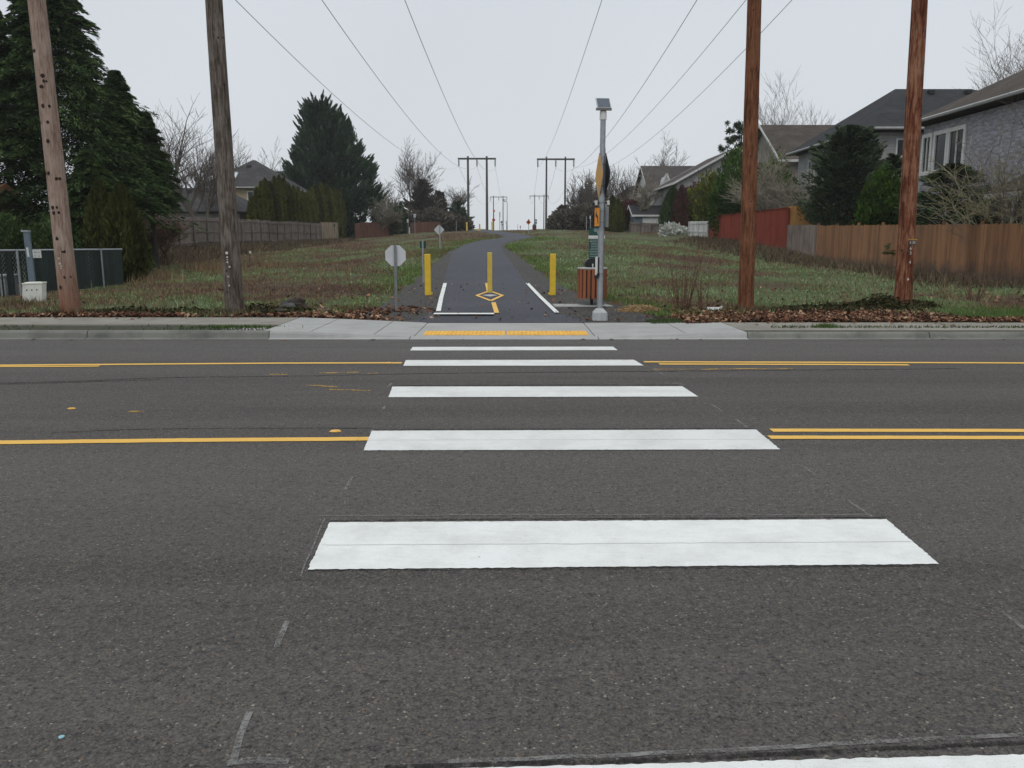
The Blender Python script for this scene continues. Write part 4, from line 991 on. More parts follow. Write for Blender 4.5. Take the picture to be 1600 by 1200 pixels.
gable_walls(t, -26, -19.6, 29.5, 35, .1, 2.6, 3.6, 'x', plain('shed_red', (.13, .06, .045), (.09, .045, .035), 3)); gable_roof(t, -26, -19.6, 29.5, 35, 2.6, 3.7, 'x', plain('shed_roof', (.10, .07, .05), (.08, .055, .04), 8), over=.3, fascia=F_BROWN)
p = W(6, 425, 22.5)
m = MB(); m.box(p.x - .5, 22.3, .1, p.x + .12, 22.9, .62); m.box(p.x - .55, 22.25, .62, p.x + .17, 22.95, .68)
tag(m.build('storage_bin', plain('bin_grey', (.24, .25, .26)), loc=(p.x, 22.5, .12), bevel=.02), 'pale grey bin behind the chain link fence, at the left edge', 'bin')

# ------------------------------------------------------------------ plants
def unit(v): return v / (np.linalg.norm(v, axis=-1, keepdims=True) + 1e-9)
def leaf_tris(P, Dir, length, width, droop=0.0):
    """one kinked pair of triangles (a quad folded along its length) per point"""
    n = len(P); D = unit(Dir + rng.normal(0, .25, (n, 3))); s = unit(np.cross(D, rng.normal(0, 1, (n, 3))))
    L = np.asarray(length).reshape(-1, 1) if np.ndim(length) else length; Wd = np.asarray(width).reshape(-1, 1) if np.ndim(width) else width
    a = P - D * L * .5; b_ = P + s * Wd * .5; c = P + D * L * .5 + np.array([0, 0, -droop]); d = P - s * Wd * .5
    V = np.stack([a, b_, c, d], 1).reshape(-1, 3); return V, np.arange(n * 4).reshape(n, 4)
def conifer(name, base, Ht, Rb, label, mat, nb=260, per=70, up=.25, leafL=.34, leafW=.07, power=.9, group=None, zlow=.03, trunk=True, core=.25, cat='tree', lean=(0, 0), squash=1.0, cols=None, droopy=0.0, rspread=.28, tw=.14):
    base = Vector(base); t = thing(name, base, label, cat, group)
    fr = rng.random(nb) ** .8; fr = zlow + fr * (1 - zlow); fr[:6] = .985 - np.arange(6) * .015
    az = rng.random(nb) * 2 * np.pi
    Rr = Rb * (1 - fr) ** power * (1 + rng.normal(0, rspread * .5, nb)) * np.where(fr < .12, .75 + fr * 2, 1) + .12
    Rr = Rr * (1 + .14 * np.sin(az * 3 + fr * 9) + .1 * np.sin(az * 5 - fr * 14))
    s = rng.random((nb, per)) ** .62
    jx = rng.normal(0, 1, (nb, per)); jz = rng.normal(0, 1, (nb, per)); jr = rng.normal(0, 1, (nb, per))
    r = Rr[:, None] * (core + (1 - core) * s)
    wob = (1 - s) * .9 + .12
    spread = tw * Rr[:, None] * wob + .06
    x = np.cos(az)[:, None] * r - np.sin(az)[:, None] * jx * spread
    y = (np.sin(az)[:, None] * r + np.cos(az)[:, None] * jx * spread) * squash
    z = Ht * fr[:, None] + up * r * s + jz * spread * .35 - droopy * r * s ** 2
    P = np.stack([x + lean[0] * z / Ht, y + lean[1] * z / Ht, z], -1).reshape(-1, 3)
    D = np.stack([np.cos(az)[:, None] * np.ones_like(s), np.sin(az)[:, None] * np.ones_like(s), up * 1.6 - droopy * 2.2 * s + 0 * s], -1).reshape(-1, 3)
    sz = rng.uniform(.6, 1.3, len(P)); V, Fq = leaf_tris(P, D, leafL * sz, leafW * sz)
    V[:, 2] = np.maximum(V[:, 2], .02)
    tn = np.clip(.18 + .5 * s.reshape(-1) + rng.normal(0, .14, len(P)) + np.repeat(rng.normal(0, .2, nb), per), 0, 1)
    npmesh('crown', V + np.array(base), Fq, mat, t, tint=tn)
    if trunk:
        m = MB(); m.tube(base - Vector((0, 0, .3)), base + Vector((lean[0] * .95, lean[1] * .95, Ht * .96)), Ht * .016 + .05, .02, 8); m.build('trunk', M_DARKPOST, t, smooth=True)
    return t
def big_conifer():
    base = gb(534, 109); t = thing('conifer', base, 'big dense dark green conifer left of the trail', 'tree'); VV = []; TT = []
    Ht = W(504, 152, 109).z - base.z; pc = 78 / F * 100 / 78
    # half-width outline read against height (fraction, left, right) in metres
    prof = np.array([(0, 1.6, 3.0), (.06, 2.6, 3.9), (.12, 5.0, 4.4), (.22, 6.6, 4.9), (.34, 6.9, 4.6), (.54, 6.2, 3.6), (.67, 5.7, 2.7), (.78, 5.1, 1.5), (.86, 4.6, .5), (.93, 4.1, -.4), (1.0, 2.7, -1.9)]); prof[:, 1:] *= 1.06; prof[:, 1] *= .91; mid_ = (prof[:, 2] - prof[:, 1]) / 2; hw_ = (prof[:, 2] + prof[:, 1]) / 2 * np.interp(prof[:, 0], [0, .4, .65, 1], [1, 1, .86, .55]); prof[:, 1] = hw_ - mid_; prof[:, 2] = hw_ + mid_
    nb, per = 620, 120
    fr = rng.random(nb) ** .85; az = rng.random(nb) * 2 * np.pi
    L = np.interp(fr, prof[:, 0], prof[:, 1]); Q = np.interp(fr, prof[:, 0], prof[:, 2]); cx = (Q - L) / 2; hw = (Q + L) / 2
    rr = hw * np.where(rng.random(nb) < .35, rng.uniform(.45, .72, nb), rng.uniform(.72, 1.16, nb)); s = rng.random((nb, per)) ** .6
    upk = .35 + .9 * fr; r = rr[:, None] * (.12 + .88 * s)
    spread = (.16 + .115 * rr[:, None]) * ((1 - s) ** .8) + .02
    jx, jz = rng.normal(0, 1, (2, nb, per))
    x = cx[:, None] + np.cos(az)[:, None] * r - np.sin(az)[:, None] * jx * spread; y = np.sin(az)[:, None] * r + np.cos(az)[:, None] * jx * spread
    z = Ht * fr[:, None] * .93 + upk[:, None] * r * s ** 1.6 * .42 + jz * spread * .6
    for ax, ah, w_ in ((-2.6, 1.0, .5), (-1.2, .985, .42), (.55, .93, .4), (1.5, .86, .5), (-3.6, .93, .35)):      # upright leader tips
        q = rng.random((14, per)); x = np.vstack([x, ax + rng.normal(0, 1, q.shape) * (1 - q) * w_]); y = np.vstack([y, rng.normal(0, 1, q.shape) * (1 - q) * w_]); z = np.vstack([z, Ht * (ah - .17 * (1 - q))])
    npl = 340; f3 = rng.random(npl) ** .9 * .93 + .05; a3 = rng.random(npl) * 6.283; L3 = np.interp(f3, prof[:, 0], prof[:, 1]); Q3 = np.interp(f3, prof[:, 0], prof[:, 2]); q = rng.random((npl, per)) ** .8; ln3 = rng.uniform(1.1, 2.5, npl)[:, None]
    r3 = ((Q3 + L3) / 2)[:, None] * .9 + q * ln3 * .62; w3 = (1 - q) * .30 + .015
    x = np.vstack([x, ((Q3 - L3) / 2)[:, None] + np.cos(a3)[:, None] * r3 + rng.normal(0, 1, q.shape) * w3]); y = np.vstack([y, np.sin(a3)[:, None] * r3 + rng.normal(0, 1, q.shape) * w3]); z = np.vstack([z, Ht * f3[:, None] * .93 + q * ln3 * .85 + rng.normal(0, 1, q.shape) * w3 * .6])
    az = np.concatenate([az, rng.random(70) * 6.28, a3]); upk = np.concatenate([upk, np.full(70, 4.), np.full(npl, 1.3)])
    P = np.stack([x, y, z], -1).reshape(-1, 3); a2 = az
    D = np.stack([np.cos(a2), np.sin(a2), upk], -1); D = np.repeat(D, per, 0)
    sz = rng.uniform(.6, 1.3, len(P)); V, Fq = leaf_tris(P, D, .50 * sz, .13 * sz); V[:, 2] = np.maximum(V[:, 2], .05)
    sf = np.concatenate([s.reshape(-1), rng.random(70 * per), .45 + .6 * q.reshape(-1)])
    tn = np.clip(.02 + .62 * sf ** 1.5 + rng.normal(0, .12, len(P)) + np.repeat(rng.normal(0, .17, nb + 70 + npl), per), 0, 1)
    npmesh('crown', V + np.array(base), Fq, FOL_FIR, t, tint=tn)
    m = MB(); m.tube(base - Vector((0, 0, .3)), base + Vector((-1.5, 0, Ht * .9)), .4, .05, 8); m.build('trunk', M_DARKPOST, t)
def bush(name, base, rx, ry, rz, label, mat, n=9000, leaf=.11, lobes=9, cat='shrub', group=None, zc=.5, stem=True, seed=None, shell=.35, up=0.3, wide=.55):
    g = np.random.default_rng(seed if seed is not None else int(rng.integers(1e6)))
    base = Vector(base); t = thing(name, base, label, cat, group); leaf = max(leaf, base.y * .0042); n = int(n * (.75 if base.y > 40 else 1))
    Cn = unit(g.normal(0, 1, (lobes, 3))) * np.array([.55, .55, .5]) * g.uniform(.6, 1.1, (lobes, 1)); Cn[:, 2] = np.abs(Cn[:, 2]) * .9 - .1
    rr = g.uniform(.35, .6, lobes)
    k = g.integers(0, lobes, n); d = unit(g.normal(0, 1, (n, 3))); q = 1 - g.random(n) ** 1.6 * shell
    P = Cn[k] + d * (rr[k] * q * (1 + g.normal(0, .07, n)))[:, None]
    P = P * np.array([rx, ry, rz]) + np.array([0, 0, rz * zc]); P = P[P[:, 2] > .03]; n = len(P)
    d = d[:n]
    dd = unit(P - np.array([0, 0, rz * zc * .6]) + g.normal(0, .4, (n, 3))) + np.array([0, 0, up])
    sz = g.uniform(.6, 1.35, n); V, Fq = leaf_tris(P, dd, leaf * sz, leaf * wide * sz)
    tn = np.clip(.35 + .28 * (P[:, 2] / (rz * 1.3)) + g.normal(0, .19, n) + g.normal(0, .13, lobes)[k[:n]] + .22 * np.sin(P[:, 0] * 3.1 + P[:, 1] * 2) * np.sin(P[:, 2] * 3.7), 0, 1)  # tint paints small leaf shadows into the foliage, lighter towards the top
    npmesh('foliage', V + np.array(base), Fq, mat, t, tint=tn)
    if stem:
        m = MB()
        for _ in range(5):
            a = random.random() * 6.28; m.tube(base - Vector((0, 0, .1)), base + Vector((math.cos(a) * rx * .4, math.sin(a) * ry * .4, rz * .7)), .035, .012, 6)
        m.build('stem', M_DARKPOST, t)
    return t
def arbor_mesh(Ht, Rb, n, g, sharp=1.0):
    fr = g.random(n) ** .95; az = g.random(n) * 6.283
    prof = np.clip(1 - fr ** (2.2 * sharp), 0, 1) ** .75 * np.clip(.72 + fr * 1.4, 0, 1)
    r = Rb * prof * (1 + .12 * np.sin(az * 5 + 2 * fr) + g.normal(0, .06, n)) * (1 - .3 * g.random(n) ** 2)
    P = np.stack([np.cos(az) * r, np.sin(az) * r, fr * Ht + .05], -1)
    D = np.stack([np.cos(az) * .3, np.sin(az) * .3, np.ones(n)], -1)
    V, Fq = leaf_tris(P, D, g.uniform(.16, .34, n) * Ht / 4 + .05, g.uniform(.05, .10, n) * Ht / 4 + .01)
    tn = np.clip(.45 + g.normal(0, .2, n) + .15 * np.sin(az * 5), 0, 1); return V, Fq, tn
def arbor(base, Ht, Rb, label, mat, n=5000, group=None, name='arborvitae', sharp=1.0):
    base = Vector(base); t = thing(name, base, label, 'tree', group); V, Fq, tn = arbor_mesh(Ht, Rb, n, rng, sharp); tn = np.clip(tn + random.gauss(0, .17), 0, 1)
    npmesh('crown', V + np.array(base), Fq, mat, t, tint=tn)
    m = MB(); m.tube(base - Vector((0, 0, .1)), base + Vector((0, 0, Ht * .8)), .06, .02, 6); m.build('trunk', M_DARKPOST, t); return t
def bare_tree(base, Ht, spread, label, mat, levels=5, kids=(3, 3, 3, 3, 3), r0=.12, cat='tree', name='bare_tree', up=.55, group=None, seed=1, trunkf=.32, arch=0, multi=1, hold=0.7, minr=.006, lean=(0, 0)):
    rd = random.Random(seed); base = Vector(base); Ht0 = Ht if Ht > 0 else W(PX(base)[0], -Ht, base.y).z - base.z; minr = max(minr, base.y * 1.5e-4); spread *= (.8 if base.y > 55 else 1); t = thing(name, base, label, cat, group); TR = MB(); BR = MB(); stack = []
    for k in range(multi):
        a = rd.random() * 6.28; o = .15 * (multi > 1); d = Vector((math.cos(a) * .25 * (multi > 1) + lean[0], math.sin(a) * .25 * (multi > 1) + lean[1], 1)).normalized()
        stack.append((base + Vector((math.cos(a) * o, math.sin(a) * o, -.15)), d, abs(Ht0) * trunkf, r0, 0))
    while stack:
        p, d, L, r, lv = stack.pop(); n = 3 if lv < 3 else 2; pts = [p]; rads = [r]; dd = d
        for k in range(n):
            dd = (dd + Vector((rd.gauss(0, .13), rd.gauss(0, .13), rd.gauss(0, .08) + (.05 if lv < 3 else -arch)))).normalized()
            pts.append(pts[-1] + dd * L / n); rads.append(r * (1 - .38 * (k + 1) / n))
        for k in range(n): (TR if lv == 0 else BR).tube(pts[k], pts[k + 1], rads[k], rads[k + 1], 6 if lv < 2 else 3, caps=False)
        if lv >= levels: continue
        kk = kids[min(lv, len(kids) - 1)]
        for q in range(kk + (1 if lv == 0 else 0)):
            s = rd.uniform(.35, 1) if lv else rd.uniform(.6, 1)
            i = min(n - 1, int(s * n)); f = s * n - i; pp = pts[i].lerp(pts[min(n, i + 1)], min(1, f))
            a = rd.random() * 6.28; side = Vector((math.cos(a), math.sin(a), 0)) * spread
            nd = (dd * hold + side * rd.uniform(.7, 1.5) + Vector((0, 0, up * rd.uniform(.1, .6)))).normalized()
            stack.append((pp, nd, L * rd.uniform(.5, .78), max(minr, rads[i] * rd.uniform(.42, .62)), lv + 1))
        stack.append((pts[-1], dd, L * (.8 if lv < 2 else .7), max(minr, rads[-1] * .9), lv + 1))
    zt_ = sorted(v[2] for v in BR.v)[int(len(BR.v) * .985)] - base.z; f_ = (Ht if Ht > 0 else W(PX(base)[0], -Ht, base.y).z - base.z) / zt_
    for q_ in (TR, BR): q_.v = [(base.x + (v[0] - base.x) * f_, base.y + (v[1] - base.y) * f_, base.z + (v[2] - base.z) * f_) for v in q_.v]
    TR.build('trunk', mat, t); BR.build('branches', mat, t); return t
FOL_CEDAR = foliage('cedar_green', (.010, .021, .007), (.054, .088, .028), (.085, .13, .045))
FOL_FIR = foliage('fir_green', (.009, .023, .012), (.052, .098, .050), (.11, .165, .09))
FOL_ARB = foliage('arborvitae_green', (.024, .029, .004), (.105, .112, .020), (.16, .15, .035))
FOL_LAUREL = foliage('laurel_green', (.012, .028, .004), (.052, .105, .015), (.10, .155, .03), 1.0)
FOL_YEL = foliage('yellow_green', (.035, .045, .004), (.13, .15, .018), (.19, .20, .035), 1.0)
FOL_PINE = foliage('pine_green', (.012, .024, .012), (.066, .095, .050), (.13, .16, .09), 1.0)
FOL_BRN = foliage('brown_conifer', (.040, .034, .026), (.115, .10, .08), (.15, .13, .10))
FOL_BURG = foliage('burgundy', (.035, .014, .014), (.095, .036, .035), (.12, .055, .05))
FOL_OLIVE = foliage('olive_grey', (.06, .065, .040), (.13, .135, .09), (.16, .16, .11))
BARK = plain('bare_bark', (.12, .10, .085), (.08, .066, .055), 6, .9)
BARK_L = plain('pale_bark', (.24, .22, .17), (.17, .15, .11), 6, .9)
BARK_D = plain('dark_bark', (.075, .06, .052), (.05, .04, .035), 6, .9)
def gb(x, D, y=None): p = W(x, 400, D); return Vector((p.x, D, hz(p.x, D)))
# far left weeping evergreens
def weeping(x, D, ytop, Rb, label, nb, per, seed, **kw):
    kw.setdefault('zlow', .04)
    b_ = gb(x, D); return conifer('weeping_cedar', b_, W(x, ytop, D).z - b_.z, Rb, label, FOL_CEDAR, nb=nb, per=per, leafL=.21, leafW=.05, droopy=.42, up=.3, power=.85, group='dark evergreens at the left', tw=.16, core=.12, **kw)
weeping(108, 35, -75, 4.7, 'tallest dark evergreen behind the leftmost pole, its tip out of frame', 1000, 130, 1, zlow=.14)
weeping(28, 34, 12, 3.0, 'dark evergreen with a nodding tip at the left edge', 420, 120, 2)
weeping(203, 37, 112, 2.6, 'dark evergreen with a drooping tip just right of the tallest one', 420, 120, 3, zlow=.30)
weeping(243, 38.5, 176, 1.9, 'smallest drooping evergreen, at the right end of the dark clump', 320, 100, 4, zlow=.36)
weeping(150, 31, 235, 2.1, 'low spreading evergreen boughs in front of the tallest one', 320, 110, 5)
b_ = W(20, 400, 27); bush('shrub', (b_.x, 27, .15), 1.6, 1.3, 2.0, 'dark green shrub behind the chain link fence, far left', FOL_CEDAR, 9000, .12)
b_ = W(80, 400, 29); bush('shrub', (b_.x, 29, .15), 1.7, 1.3, 1.7, 'dark shrub between the chain link fence and the leftmost pole', FOL_CEDAR, 9000, .12)
for x, D, yt, r, n, lb in ((163, 29.5, 286, .62, 7000, 'slim column evergreen right of the leftmost pole'), (196, 29, 291, .72, 9000, 'wider column evergreen at the end of the chain link fence'), (180, 28.6, 392, .55, 3000, 'short round evergreen at the foot of the two columns'), (128, 30.5, 330, .8, 6000, 'rounded column evergreen directly behind the leftmost pole')):
    b_ = gb(x, D); arbor(b_, W(x, yt, D).z - b_.z, r, lb, foliage('dark_arborvitae', (.012, .016, .003), (.045, .050, .011), (.075, .08, .02)) if n != 6000 else FOL_CEDAR, n)
# hedge row behind the fence
hx0 = [398, 409, 421, 433, 444, 455, 466, 476, 486, 497, 508, 517, 526, 536]; hy0 = [308, 287, 283, 280, 278, 286, 289, 296, 300, 289, 288, 294, 295, 300]
nth = ['first', 'second', 'third', 'fourth', 'fifth', 'sixth', 'seventh', 'eighth', 'ninth', 'tenth', 'eleventh', 'twelfth', 'thirteenth', 'fourteenth', 'fifteenth', 'sixteenth', 'seventeenth', 'eighteenth', 'nineteenth', 'twentieth']
for k, x in enumerate(np.linspace(399, 534, 20)):
    D = 21.3 * F / (CX - x); b_ = gb(x, D); h = (W(x, float(np.interp(x, hx0, hy0)), D).z - b_.z) * random.uniform(.95, 1.03)
    arbor(b_, h, (.50 if x < 480 else .62) * random.uniform(.9, 1.15), f'{nth[k]} column arborvitae of the hedge behind the grey fence, counted from the left', FOL_ARB, 2600, 'clipped arborvitae hedge behind the grey fence', sharp=1.6)
# big conifer
big_conifer()
# bare trees left
bare_tree(gb(283, 60), -185, .8, 'bare tree with spreading twigs right of the dark evergreens', BARK, 5, (6, 5, 4, 2, 1), .17, seed=3, trunkf=.3)
bare_tree(gb(312, 68), -205, .6, 'thin bare tree between the spreading one and the grey pole', BARK, 5, (6, 5, 3, 2, 1), .15, seed=5, trunkf=.32)
bare_tree(gb(327, 72), -222, .5, 'small bare tree just left of the grey pole', BARK, 5, (6, 5, 3, 2, 1), .14, seed=8, trunkf=.32)
bare_tree(gb(383, 112), -240, .55, 'bare treetop behind the skylight house, left of its peak', BARK, 5, (5, 4, 3, 2, 1), .13, seed=9, trunkf=.35)
bare_tree(gb(432, 118), -243, .55, 'faint bare treetop behind the skylight house, right of its peak', BARK, 5, (5, 4, 3, 2, 1), .13, seed=19, trunkf=.35)
bare_tree(gb(258, 42), -330, .9, 'rusty brown bare shrub against the grey fence', plain('rusty_twigs', (.13, .07, .04), (.09, .05, .03)), 4, (4, 4, 3, 3), .04, seed=29, trunkf=.25, multi=5, cat='shrub', name='bare_shrub')
# beyond the conifer
bare_tree(gb(586, 130), -272, .6, 'bare tree just right of the big conifer', BARK, 5, (4, 4, 3, 2, 1), .15, seed=12, trunkf=.33)
bare_tree(gb(608, 135), -292, .7, 'low bushy bare tree behind the olive grey one', BARK, 5, (5, 4, 3, 2, 1), .12, seed=13, trunkf=.3)
bare_tree(gb(650, 140), -238, .55, 'tall upright bare tree above the brown conifer', BARK, 6, (5, 3, 3, 2, 2, 1), .2, seed=14, trunkf=.36, up=.9)
bare_tree(gb(677, 150), -286, .8, 'thin bare tree right of the brown conifer', BARK, 5, (5, 4, 3, 2, 1), .14, seed=24, trunkf=.35, up=.9)
bare_tree(gb(704, 150), -292, .8, 'thin faint bare tree near the green conifer on the crest', BARK, 5, (5, 4, 3, 2, 1), .13, seed=25, trunkf=.4, up=.9)
bare_tree(gb(596, 108), -314, 1.0, 'spreading olive grey lichen covered tree under the big conifer', BARK_L, 5, (4, 4, 3, 3, 3), .13, seed=17, trunkf=.3, up=.25)
b_ = gb(612, 112); bush('shrub', b_, 2.4, 2.0, 2.6, 'olive grey leafy shrub around the lichen covered tree', FOL_OLIVE, 2500, .14)
for k, (x, yt) in enumerate(((603, 330), (611, 324), (620, 318), (628, 316), (633, 330))):
    b_ = gb(x, 117); arbor(b_, W(x, yt, 117).z - b_.z, .85, f'{nth[k]} of five dark hedge columns left of the small white signs', FOL_FIR, 1600, 'dark hedge columns beyond the conifer', name='hedge_column')
def far_con(x, D, yt, Rb, lb, mat, nb=140, per=45, **kw):
    b_ = gb(x, D); return conifer('conifer', b_, W(x, yt, D).z - b_.z, Rb, lb, mat, nb=nb, per=per, up=.35, leafL=.7, leafW=.18, core=.1, **kw)
far_con(662, 132, 282, 3.4, 'brownish faded conifer behind the white diamond sign', FOL_BRN, 260, 60, power=.75)
far_con(686, 140, 299, 1.7, 'left one of two thin dark spires by the brownish conifer', FOL_BRN)
far_con(692, 143, 302, 1.6, 'right one of two thin dark spires by the brownish conifer', FOL_BRN)
far_con(716, 140, 316, 2.3, 'green conifer at the end of the tree line, left of the pylon', FOL_FIR, power=.7)
far_con(724, 138, 331, 1.5, 'small dark conifer touching the left pylon pole', FOL_FIR)
for k, (x, D, rx, rz, lb) in enumerate(((642, 128, 3, 2.6, 'brown shrub mass left of the brownish conifer'), (672, 126, 3.4, 3.0, 'brown shrub mass right under the brownish conifer'), (697, 128, 3.2, 2.7, 'brown shrub mass below the two thin spires'), (716, 126, 2.2, 1.9, 'low brown shrub by the dark sign'))):
    b_ = gb(x, D); bush('shrub', b_, rx, 2, rz, lb, FOL_BRN, 3500, .3, stem=False)
# right of the crest
for k, (x, D, ht, lb) in enumerate(((903, 125, -286, 'leftmost bare tree right of the right pylon'), (915, 120, -272, 'bushy bare tree left of the beacon pole'), (927, 118, -281, 'bare tree directly behind the diamond signs'))):
    bare_tree(gb(x, D), ht, .55, lb, BARK, 5, (4, 3, 3, 2, 2), .14, seed=30 + k, trunkf=.28, up=.9, multi=2)
far_con(880, 128, 322, 2.2, 'dark conifer at the left end of the right tree line', FOL_BRN, power=.7)
for x, D, rx, rz, lb in ((877, 124, 3.0, 1.8, 'dark shrub mass at the left end of the right tree line'), (893, 120, 3.4, 2.5, 'brown grey shrub mass beside the right pylon'), (911, 116, 3.2, 2.8, 'brown grey shrub mass left of the beacon pole'), (930, 112, 2.6, 2.9, 'brown shrub mass behind the arrow plaque')):
    b_ = gb(x, D); bush('shrub', b_, rx, 2.2, rz, lb, FOL_BRN, 4500, .26, stem=False)
for x, D, yt, r, lb in ((955, 94, 307, .95, 'slim arborvitae just right of the beacon pole'), (964, 93, 312, .85, 'second slim arborvitae right of the beacon pole')):
    b_ = gb(x, D); arbor(b_, W(x, yt, D).z - b_.z, r, lb, FOL_ARB, 3500)
b_ = gb(984, 96); bush('shrub', b_, 2.3, 1.8, 2.6, 'reddish brown shrub left of the small blue garage', FOL_BURG, 5000, .14)
bare_tree(gb(975, 100), -262, .5, 'bare tree over the distant red brown house', BARK, 5, (5, 4, 3, 2, 1), .12, seed=41, trunkf=.33, up=.9)
bare_tree(gb(992, 97), -320, .8, 'low reddish bare shrub by the blue garage', plain('reddish_twigs', (.13, .07, .06), (.1, .05, .045)), 5, (4, 3, 3, 3, 2), .06, seed=42, trunkf=.25, multi=3, cat='shrub', name='bare_shrub')
bare_tree(gb(1016, 93.5), -276, .9, 'bare branching tree in front of the pale house', BARK_L, 5, (4, 3, 3, 3, 2), .14, seed=44, trunkf=.25, multi=1)
bare_tree(gb(1030, 122), -226, .6, 'bare treetop rising over the pale house roof', BARK, 6, (4, 3, 3, 2, 2, 1), .18, seed=45, trunkf=.34)
b_ = gb(1048, 78); arbor(b_, W(1048, 292, 78).z - b_.z, 1.15, 'dark broad column evergreen between garage and burgundy shrub', FOL_CEDAR, 6000)
b_ = gb(1062, 77); arbor(b_, W(1062, 291, 77).z - b_.z, .9, 'reddish column shrub hugging the dark broad evergreen', FOL_BURG, 2600)
b_ = gb(1082, 80); bush('shrub', b_, 2.8, 2.2, 4.0, 'burgundy leafy shrub under the long white rake', FOL_BURG, 6000, .16)
bare_tree(gb(1090, 78), -282, .8, 'burgundy bare tree under the long white rake', plain('burgundy_twigs', (.09, .05, .05), (.07, .035, .035)), 5, (4, 3, 3, 2, 2), .1, seed=46, trunkf=.25, multi=1)
b_ = gb(1053, 74.5); bush('shrub', Vector((b_.x, 74.5, 1.5)), 1.4, .8, 1.3, 'white flowering shrub at the end of the white fence', plain('white_blossom', (.62, .62, .6), (.4, .42, .36), 8, .8), 3500, .11)
def rb(x, D, z): p = W(x, 400, D); return Vector((p.x, D, z))
bush('shrub', rb(1088, 78, 1.5), 2.5, 2.4, 4.0, 'yellow green shrub hanging over the white fence', FOL_YEL, 9000, .13)
bush('shrub', rb(1116, 70, 1.5), 2.4, 2.6, 4.8, 'yellow green tall shrub rising behind the red fence', FOL_YEL, 14000, .13)
bush('shrub', rb(1148, 61, 1.5), 2.4, 2.4, 4.7, 'dark green rounded shrub behind the red fence, left of the red pole', FOL_LAUREL, 14000, .12)
bush('shrub', rb(1200, 57, 1.5), 1.7, 1.6, 4.3, 'yellow green shrub directly behind the nearer red pole', FOL_LAUREL, 8000, .12)
def pine(x, D, zb, yt, rad, lb, n=26, mat=FOL_PINE, lo=.25, needles=260):
    base = rb(x, D, zb); Ht = W(x, yt, D).z - zb; t = thing('pine_tree', base, lb, 'tree'); m = MB(); P = []; Dd = []
    m.tube(base, base + Vector((.2, 0, Ht * .95)), .14, .03, 7)
    for k in range(n):
        f = lo + (1 - lo) * (k / n); a = k * 2.4; r = rad * (1 - f) ** .5 * random.uniform(.6, 1.1) + .25
        o = base + Vector((0, 0, Ht * f * .93)); e = o + Vector((math.cos(a) * r, math.sin(a) * r, r * .35)); m.tube(o, e, .035, .012, 4)
        for q in range(5):
            c = np.array(o.lerp(e, random.uniform(.45, 1.08))) + rng.normal(0, .14, 3); u = unit(rng.normal(0, 1, (needles // 5, 3)) + np.array([0, 0, .6]))
            P.append(c + u * rng.uniform(.03, .24, (needles // 5, 1))); Dd.append(u)
    P = np.concatenate(P); V, Fq = leaf_tris(P, np.concatenate(Dd), .22, .045); npmesh('crown', V, Fq, mat, t, tint=np.clip(rng.normal(.5, .2, len(P)), 0, 1)); m.build('trunk', M_DARKPOST, t)
pine(1147, 66, 2.0, 180, 2.6, 'pine with tufted branches peeking out left of the nearer red pole', 34, needles=500)
bare_tree(rb(1212, 54, 1.3), -255, .9, 'grey bare shrub over the red fence, right of the nearer red pole', BARK_L, 5, (4, 4, 3, 3, 2), .07, seed=52, trunkf=.28, multi=4, up=.5)
bare_tree(gb(1213, 92), -150, .5, 'tall thin bare tree above the taupe house roof', BARK, 6, (4, 3, 3, 2, 2, 1), .14, seed=53, trunkf=.36, up=.9)
bare_tree(gb(1262, 95), -174, .6, 'lower bare treetops above the taupe house roof', BARK, 5, (4, 3, 3, 2, 2), .15, seed=54, trunkf=.38, up=.8)
b_ = rb(1318, 45, .9); conifer('conifer', b_, W(1318, 200, 45).z - .9, 2.7, 'broad bluish green conifer between the red pole and the rust red pole', FOL_PINE, nb=420, per=95, up=.3, leafL=.26, leafW=.07, power=.5, zlow=.18, core=.1, tw=.26, rspread=.4, squash=.7)
b_ = rb(1385, 42, .8); conifer('conifer', b_, W(1385, 240, 42).z - .8, 1.3, 'small side top of the broad conifer, beside the rust red pole', FOL_PINE, nb=90, per=70, up=.3, leafL=.22, leafW=.05, power=.7, core=.1)
bush('shrub', rb(1378, 39, .7), 1.6, 1.3, 3.3, 'bright green rounded shrub left of the rust red pole', FOL_LAUREL, 14000, .09)
bush('shrub', rb(1292, 44.5, .8), 1.3, 1.0, 1.7, 'low green shrub spilling over the brown fence', FOL_PINE, 6000, .09)
b_ = rb(1480, 33.5, .6)
conifer('juniper', b_, 3.9, 2.2, 'dark feathery juniper just right of the rust red pole', FOL_CEDAR, nb=170, per=90, up=.35, leafL=.3, leafW=.04, power=.5, core=.1, droopy=.25, cat='shrub')
bare_tree(rb(1560, 28.0, .6), -232, 1.25, 'sprawling bare tree with pale mossy branches before the blue grey house', plain('mossy_bark', (.24, .22, .13), (.17, .15, .09), 8, .9), 4, (3, 3, 2, 2, 1), .045, seed=62, trunkf=.45, multi=4, up=.1, arch=.04, hold=1.1, minr=.008, lean=(-.35, 0))
bare_tree(rb(1618, 27, .6), -170, .9, 'bare shrub with thin twigs at the right edge', BARK, 5, (3, 3, 2, 2, 2), .05, seed=63, trunkf=.38, multi=3, up=.4, minr=.004)
bare_tree(rb(1592, 62, 1.5), -8, .7, 'bare treetop with speckled twigs above the right house roof', BARK, 6, (4, 4, 3, 3, 2, 1), .2, seed=64, trunkf=.36, up=.7)

